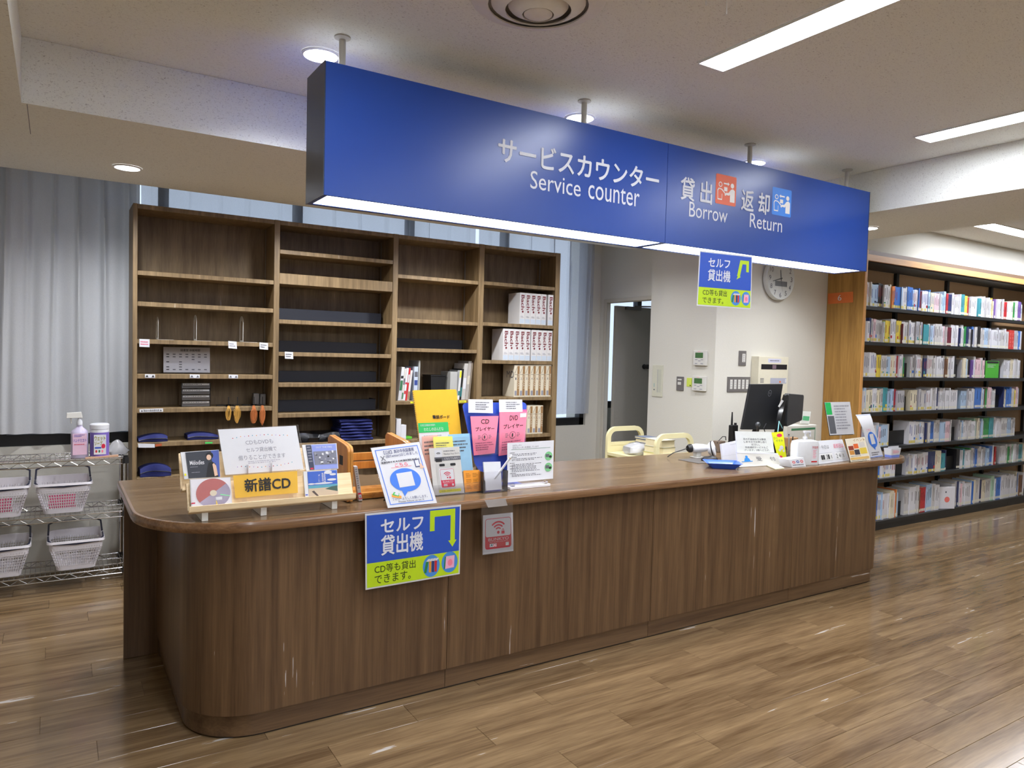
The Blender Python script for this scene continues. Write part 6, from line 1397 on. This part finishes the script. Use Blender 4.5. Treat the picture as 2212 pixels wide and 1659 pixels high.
q, t = plateX('hatch_panel', 'cream wall hatch with a long slot near the doorway', 'panel', 1410, 1430, 788, 858, .006, M('hatch_cream', (208, 206, 186), .5)); pr(q, .52, .14, .86, .86, M('hatch_slot', (196, 196, 178), .5), t, 'slot'); pr(q, .5, .14, .53, .86, LINK, t, 'slot_edge', .001); disc(q, .22, .22, .07, .02, GINK, t, 'lock'); pr(q, .17, .3, .24, .42, M('hatch_mark', (150, 180, 180), .5), t, 'mark')

# ================================================================== BOOK CART BEHIND THE COUNTER
CX0, CX1, CYN, CYF = 3.555, 3.925, 3.72, 4.245
ZH = .943
ct = thing('book_cart', 'cream steel book cart with two hoop ends behind the counter', 'cart', ((CX0+CX1)/2, 4.0, 0))
for y in (CYN, CYF):
    r = .085; w_ = .034
    pts = [(CX0, .10)]+[(CX0, ZH-r)]+[(CX0+r-r*math.cos(math.pi/2*i/6), ZH-r+r*math.sin(math.pi/2*i/6)) for i in range(1, 7)]+[(CX1-r+r*math.sin(math.pi/2*i/6), ZH-r+r*math.cos(math.pi/2*i/6)) for i in range(0, 7)]+[(CX1, .10)]
    inn = []
    for i, p in enumerate(pts):
        a = V(pts[max(i-1, 0)]); b = V(pts[min(i+1, len(pts)-1)]); d = (b-a).normalized(); inn.append((p[0]+d.y*w_, p[1]-d.x*w_))
    MB().rings([[(p[0], y, p[1]), (i_[0], y, i_[1]), (i_[0], y+.024, i_[1]), (p[0], y+.024, p[1])] for p, i_ in zip(pts, inn)]).out('hoop', CREAM, ct, smooth=True, bevel=0)
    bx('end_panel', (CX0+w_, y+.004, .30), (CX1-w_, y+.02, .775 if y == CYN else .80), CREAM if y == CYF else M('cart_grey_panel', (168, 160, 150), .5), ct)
    bx('end_rail', (CX0+w_, y+.001, (.777 if y == CYN else .801)), (CX1-w_, y+.023, (.80 if y == CYN else .825)), CREAM, ct)
    for x in (CX0+.017, CX1-.017):
        MB().disc_axis((x-.012, y+.012, .05), (1, 0, 0), [(.05, 0), (.05, .024)], 16).out('caster', BLKP, ct, smooth=True); MB().tube([(x, y+.012, .102), (x, y+.012, .08)], .01, 8).out('caster_stem', CHROME, ct)
zsh = PX(1310, 976, CX0).z
for z in (zsh, .40):
    bx('shelf', (CX0+.002, CYN+.025, z-.025), (CX1-.002, CYF-.001, z), CREAM, ct, bevel=.002)
cbk = [('thick cream-paged book lying on the cart, bottom of the left pile', .14, .20, .0, .040, (206, 200, 120), 0), ('book with grey-green cover, middle of the left pile on the cart', .13, .19, .0405, .045, (196, 196, 170), .06), ('thick pale book on top of the left cart pile', .125, .185, .086, .05, (222, 214, 190), -.05)]
yy = CYN+.13
for lab, wx, wy, z0, h_, col, ro_ in cbk:
    t = thing('book', lab, 'book', (CX0+.16, yy, zsh+z0), 'books lying on the cart')
    c_, s_ = math.cos(ro_), math.sin(ro_)
    def P_(x, y, z): return (CX0+.16+x*c_-y*s_, yy+x*s_+y*c_, zsh+.001+z0+z)
    for nm, (x0, x1, y0, y1, za, zb), mt in (('cover', (-wx/2, wx/2, -wy/2, wy/2, 0, .003), M('bk%d%d' % col[:2], col, .5)), ('pages', (-wx/2+.004, wx/2-.003, -wy/2+.004, wy/2-.004, .003, h_-.003), M('book_pages', (226, 214, 176), .7)), ('cover', (-wx/2, wx/2, -wy/2, wy/2, h_-.003, h_), M('bk%d%d' % col[:2], col, .5))):
        MB().hexa([P_(x0, y0, za), P_(x1, y0, za), P_(x1, y1, za), P_(x0, y1, za), P_(x0, y0, zb), P_(x1, y0, zb), P_(x1, y1, zb), P_(x0, y1, zb)]).out(nm, mt, t)
for k, (lab, h_, col) in enumerate((('red-banded white book at the bottom of the right pile on the cart', .028, (222, 216, 212)), ('thick white book in the right pile on the cart', .045, (226, 222, 212)), ('dark blue book on top of the right pile on the cart', .03, (60, 76, 130)), ('thin yellow-edged book topping the right cart pile', .016, (110, 120, 140)))):
    z0 = (0, .0285, .074, .1045)[k]; x0 = CX0+.235+(.0, .004, -.006, -.014)[k]; y0 = CYN+.30
    t = thing('book', lab, 'book', (x0, y0, zsh+z0), 'books lying on the cart'); m_ = M('bkr%d' % k, col, .5)
    bx('cover', (x0, y0, zsh+.001+z0), (x0+.12, y0+.17, zsh+.004+z0), m_, t); bx('pages', (x0+.003, y0+.003, zsh+.0042+z0), (x0+.116, y0+.166, zsh+z0+h_-.0025), M('book_pages', (226, 214, 176), .7), t); bx('cover', (x0, y0, zsh+z0+h_-.0023), (x0+.12, y0+.17, zsh+z0+h_), m_, t)
bag = MB(); rr = random.Random(14); bxx, byy = CX0+.14, CYN+.36
bag.rings([[(bxx+r_*1.0*(1+.16*rr.uniform(-1, 1))*math.cos(2*math.pi*j/14), byy+r_*(1+.16*rr.uniform(-1, 1))*1.0*math.sin(2*math.pi*j/14), zsh+.001+z_+.006*rr.uniform(-1, 1)*(z_ > 0)) for j in range(14)] for r_, z_ in ((.085, .0), (.10, .02), (.092, .055), (.06, .075), (.02, .083))])
tag(bag.out('plastic_bag', clear('wrap_plastic', (.8, .8, .82), .22, body=.5), None, smooth=True), 'wrapped parcel in clear plastic on the book cart', 'plastic bag')

# ================================================================== BLACK LIBRARY BOOKSHELF ON THE RIGHT
LY0, LY1 = 3.63, 3.925
LZ = [1.967, 1.664, 1.359, 1.052, .742, .455, .08]
LXE = 5.785
ls = thing('library_bookshelf', 'long black steel bookshelf with a wooden end panel and canopy', 'bookshelf', (6.5, 3.7, 0))
bx('end_panel', (LXE-.03, 3.605, .001), (LXE, YW-.003, 2.437), OCHRE, ls, bevel=.002)
bx('end_panel_edge', (LXE-.031, 3.598, .001), (LXE+.001, 3.6045, 2.437), M('orange_edge_wood', (206, 150, 84), .45), ls)
CAN = wood('canopy_wood', [(190, 136, 74), (208, 156, 92), (222, 174, 110)], (1.2, 20, 20), rough=.45)
bx('canopy_fascia', (LXE+.0015, 3.60, 2.345), (9.6, 3.625, 2.397), CAN, ls)
bx('canopy_top_edge', (LXE+.0015, 3.606, 2.3975), (9.6, 3.66, 2.432), M('canopy_brown', (112, 84, 60), .5), ls)
bx('canopy_soffit', (LXE+.0015, 3.6255, 2.335), (9.6, 3.92, 2.35), BLK, ls)
bx('back_panel', (LXE+.0015, 3.926, .05), (9.6, YW-.003, 2.334), M('shelf_back_board', (168, 134, 96), .6), ls)
ups = [5.845, 6.757, 7.670, 8.575, 9.48]
for i, x in enumerate(ups):
    bx('upright', (x-.02, 3.895, .001), (x+.02, 3.9255, 2.334), BLK, ls)
    if i < 4:
        x0 = LXE+.002 if i == 0 else x+.0006; x1 = ups[i+1]-.0006
        for z in LZ:
            MB().box((x0, LY0, z-.006), (x1, 3.894, z)).box((x0, LY0, z-.03), (x1, LY0+.012, z-.006)).out('shelf', BLK, ls)
        bx('base_plinth', (x0, LY0+.005, .001), (x1, LY0+.02, .048), BLK, ls)
q = Q(*[V((LXE-.0305, p.y, p.z)) for p in (PX(1789, 657, LXE-.03), PX(1843, 653, LXE-.03), PX(1843, 630, LXE-.03), PX(1789, 634, LXE-.03))])
sgn = thing('shelf_number_sign', 'orange shelf number sign on the wooden end panel', 'sign', q.c[0]); slab('plate', q, -.0001, M('orange_plate', (214, 112, 50), .5), sgn); slab('plate_face', q.pushed(.002), .0019, M('orange_plate', (214, 112, 50), .5), sgn); tx(q.pushed(.002), '6', .40, .25, .55, .78, WHITE, sgn)
# books
PAL = [('white', (222, 221, 226), 46), ('off-white', (206, 203, 202), 26), ('pale grey', (184, 182, 186), 14), ('cream', (226, 216, 190), 7), ('pale blue', (176, 200, 226), 9), ('pale pink', (230, 196, 204), 5), ('light green', (178, 212, 186), 3),
       ('blue', (70, 120, 200), 5), ('navy', (46, 56, 100), 5), ('teal', (70, 150, 160), 3), ('red', (190, 50, 54), 3), ('yellow', (228, 204, 80), 3), ('green', (60, 150, 80), 2), ('brown', (120, 84, 60), 3), ('black', (40, 40, 44), 4), ('orange', (222, 130, 70), 2), ('purple', (120, 90, 160), 2), ('maroon', (110, 40, 56), 1)]
BM = {n: M('book_cover_'+n.replace(' ', '_'), c, .35, var=.04, scale=60) for n, c, w_ in PAL}
names = [n for n, c, w_ in PAL]; wts = [w_ for n, c, w_ in PAL]
PAGE = M('book_page_edges', (222, 212, 190), .8); SLAB = M('spine_label_white', (232, 228, 210), .5); SLY = M('spine_label_yellow', (226, 206, 90), .5)
rows_ = ('top', 'second', 'third', 'fourth', 'fifth', 'sixth', 'bottom')
br_ = random.Random(21)
def book_mesh(mb, x, w_, h_, dep, z, yf, lean=0, mi=0, pi_=1):
    c = .002; l = lean*h_
    def P(a, b, cc): return (x+a+l*cc/h_, yf+b, z+cc)
    mb.hexa([P(0, 0, 0), P(w_, 0, 0), P(w_, dep, 0), P(0, dep, 0), P(0, 0, h_), P(w_, 0, h_), P(w_, dep, h_), P(0, dep, h_)], mi)
    mb.add([P(c, c, h_+.0004), P(w_-c, c, h_+.0004), P(w_-c, dep-.001, h_+.0004), P(c, dep-.001, h_+.0004)], [[0, 1, 2, 3]], pi_)
rest = MB(); rmats = [BM[n] for n in names]+[PAGE, SLAB, INK]
ntot = 0
BEND = M('bookend_black', (26, 27, 29), .5)
special = {}   # (row) -> list of (x0, x1, kind)
def xat(px, z): return PY(px, 0, 3.66).x
def xrow(px, py): return PY(px, py, 3.66).x
gaps = {2: [(1955, 1968), (2067, 2077), (2158, 2170)], 3: [(1954, 1966), (2069, 2076), (2152, 2166)], 4: [(1924, 1962), (2055, 2070)], 5: [(1936, 1958), (2043, 2067), (2150, 2160)], 6: [(1941, 1955)]}
pyrow = (640, 715, 795, 870, 945, 1010, 1090)
inds = 0
for ri, z in enumerate(LZ):
    x = LXE+.012 if ri < 5 else 6.06
    gl = [(xrow(a, pyrow[ri]), xrow(b, pyrow[ri])) for a, b in gaps.get(ri, [])]
    n_ = 0; xmax = 8.72 if ri < 5 else 8.95
    base_h = .205 if ri < 5 else (.20 if ri == 5 else .255)
    yoff = 0
    series = None; left = 0
    special_x = xrow(2130, pyrow[2]) if ri == 2 else (xrow(2183, pyrow[1]) if ri == 1 else (xrow(2028, pyrow[6]) if ri == 6 else None)); done_sp = False
    while x < xmax:
        hit = [g_ for g_ in gl if g_[0]-.012 < x < g_[1]]
        if hit:
            a, b = hit[0]; gl.remove(hit[0])
            t = thing('black_bookend', 'black bookend on the %s shelf of the black bookshelf, %s from the end panel' % (rows_[ri], ordn(len(gaps[ri])-len(gl))), 'bookend', (a, 3.7, z), 'black bookends on the black bookshelf')
            bx('upright_plate', (a+.004, 3.70, z+.0006), (max(b-.002, a+.02), 3.702, z+.13), BEND, t); bx('foot_plate', (a+.004, 3.7022, z+.0006), (max(b-.002, a+.02), 3.80, z+.0016), BEND, t)
            x = max(b, a+.022)+.002; left = 0; continue
        if special_x is not None and not done_sp and x > special_x-.02:
            done_sp = True
            if ri == 2:
                t = thing('book', 'bright green book facing forward on the third shelf', 'book', (x, 3.65, z), 'books on the black bookshelf'); wB = xrow(2158, 795)-xrow(2130, 795)
                bx('block', (x, 3.655, z+.0006), (x+wB, 3.675, z+.175), M('face_out_green', (80, 180, 60), .4), t, bevel=.001, segs=1); qq = Q((x, 3.655, z), (x+wB, 3.655, z), (x+wB, 3.655, z+.175), (x, 3.655, z+.175)); pr(qq, .06, .86, .94, .98, INK, t, 'dark_band'); fine(qq, .12, .6, .8, .8, 3, WHITE, t, 3); x += wB+.004; left = 0; continue
            if ri == 1:
                for k in range(2):
                    t = thing('book', '%s of the two thick red books on the second shelf' % ('left', 'right')[k], 'book', (x, 3.66, z), 'books on the black bookshelf'); mb = MB(); book_mesh(mb, x, .05, .2, .15, z+.0006, 3.66); mb.out('block', [M('series_red', (204, 62, 56), .4), PAGE], t)
                    qq = Q((x, 3.66, z), (x+.05, 3.66, z), (x+.05, 3.66, z+.2), (x, 3.66, z+.2)); 
                    for j in range(4): fine(qq, .25, .12+.2*j, .75, .26+.2*j, 2, M('pale_red_ink', (240, 180, 170), .5), t, j)
                    x += .052
                left = 0; continue
            if ri == 6:
                wB = .0; a = V((x+.01, 3.70, 0)); d = V((.20, -.085, 0)); nn = V((.03, .07, 0)).normalized()*.012
                t = thing('book', 'large white book with a red stamp standing askew on the bottom shelf', 'book', (x, 3.65, z), 'books on the black bookshelf')
                P4 = [a, a+d, a+d+nn, a+nn]; MB().prism([(p.x, p.y, z+.0006) for p in P4], (0, 0, .215)).out('block', BM['white'], t, bevel=.001, segs=1)
                qq = Q(V((a.x, a.y, z)), V(((a+d).x, (a+d).y, z)), V(((a+d).x, (a+d).y, z+.215)), V((a.x, a.y, z+.215))); disc(qq, .6, .42, .13, .13, M('red_stamp', (232, 120, 110), .6), t, 'red_stamp'); pr(qq, .5, .72, .56, .8, GINK, t, 'title')
                x += .225; left = 0; continue
        if left <= 0:
            series = br_.choices(names, wts)[0]; left = br_.choice((1, 1, 1, 2, 3, 4)); sh_ = base_h*br_.uniform(.86, 1.04); sw = br_.uniform(.012, .031) if ri < 6 else br_.uniform(.010, .03); sd = br_.uniform(.125, .165) if ri < 6 else br_.uniform(.16, .2); sy = 3.652+br_.uniform(0, .02); ttl = br_.choice(((70, 70, 80), (60, 80, 150), (150, 60, 70), (110, 110, 120)))
        left -= 1
        w_ = sw*br_.uniform(.93, 1.07); h_ = sh_*br_.uniform(.985, 1.01); lean = 0
        if any(g_[0]-.0 < x+w_ < g_[1] for g_ in gl) and not any(g_[0]-.012 < x < g_[1] for g_ in gl): x = [g_[0] for g_ in gl if g_[0] < x+w_ < g_[1]][0]+.0001; left = 0; continue
        n_ += 1
        ind = inds < 300 and x < 6.98+(.0 if ri < 5 else .14)
        if ind:
            inds += 1
            if True:
                lab = '%s book, %s from the wooden end panel on the %s shelf' % (series, ordn(n_), rows_[ri]) if ri < 5 else '%s book, %s right of the counter end on the %s shelf' % (series, ordn(n_), rows_[ri])
            mb = MB(); book_mesh(mb, x, w_, h_, sd, z+.0006, sy)
            o = mb.out('book', [BM[series], PAGE], None, loc=(x, sy, z)); tag(o, lab, 'book', 'books on the black bookshelf')
            qq = Q((x, sy, z), (x+w_, sy, z), (x+w_, sy, z+h_), (x, sy, z+h_))
            pr(qq, .1, .05, .9, .17, SLY if br_.random() < .45 else SLAB, o, 'spine_label')
            k = br_.random()
            if k < .8: pr(qq, .35, br_.uniform(.35, .5), .65, br_.uniform(.75, .92), M('title_ink_%d' % ttl[0], ttl, .6), o, 'spine_title', .001)
            if k < .25: pr(qq, .02, .2, .98, br_.uniform(.24, .34), BM[br_.choice(('blue', 'navy', 'yellow', 'red', 'green', 'teal'))], o, 'spine_band', .0009)
        else:
            mi = names.index(series); book_mesh(rest, x, w_, h_, sd, z+.0006, sy, 0, mi, len(names))
            rest.add([(x+.1*w_, sy-.0006, z+.05*h_), (x+.9*w_, sy-.0006, z+.05*h_), (x+.9*w_, sy-.0006, z+.16*h_), (x+.1*w_, sy-.0006, z+.16*h_)], [[0, 1, 2, 3]], len(names)+1)
            if br_.random() < .8: v0, v1 = br_.uniform(.35, .5), br_.uniform(.7, .92); rest.add([(x+.38*w_, sy-.0006, z+v0*h_), (x+.62*w_, sy-.0006, z+v0*h_), (x+.62*w_, sy-.0006, z+v1*h_), (x+.38*w_, sy-.0006, z+v1*h_)], [[0, 1, 2, 3]], len(names)+2)
        x += w_+.0008
        ntot += 1
ro = rest.out('bookshelf_far_books', rmats, None); ro['kind'] = 'stuff'; tag(ro, 'rows of pale books filling the farther part of the black bookshelf', 'books')
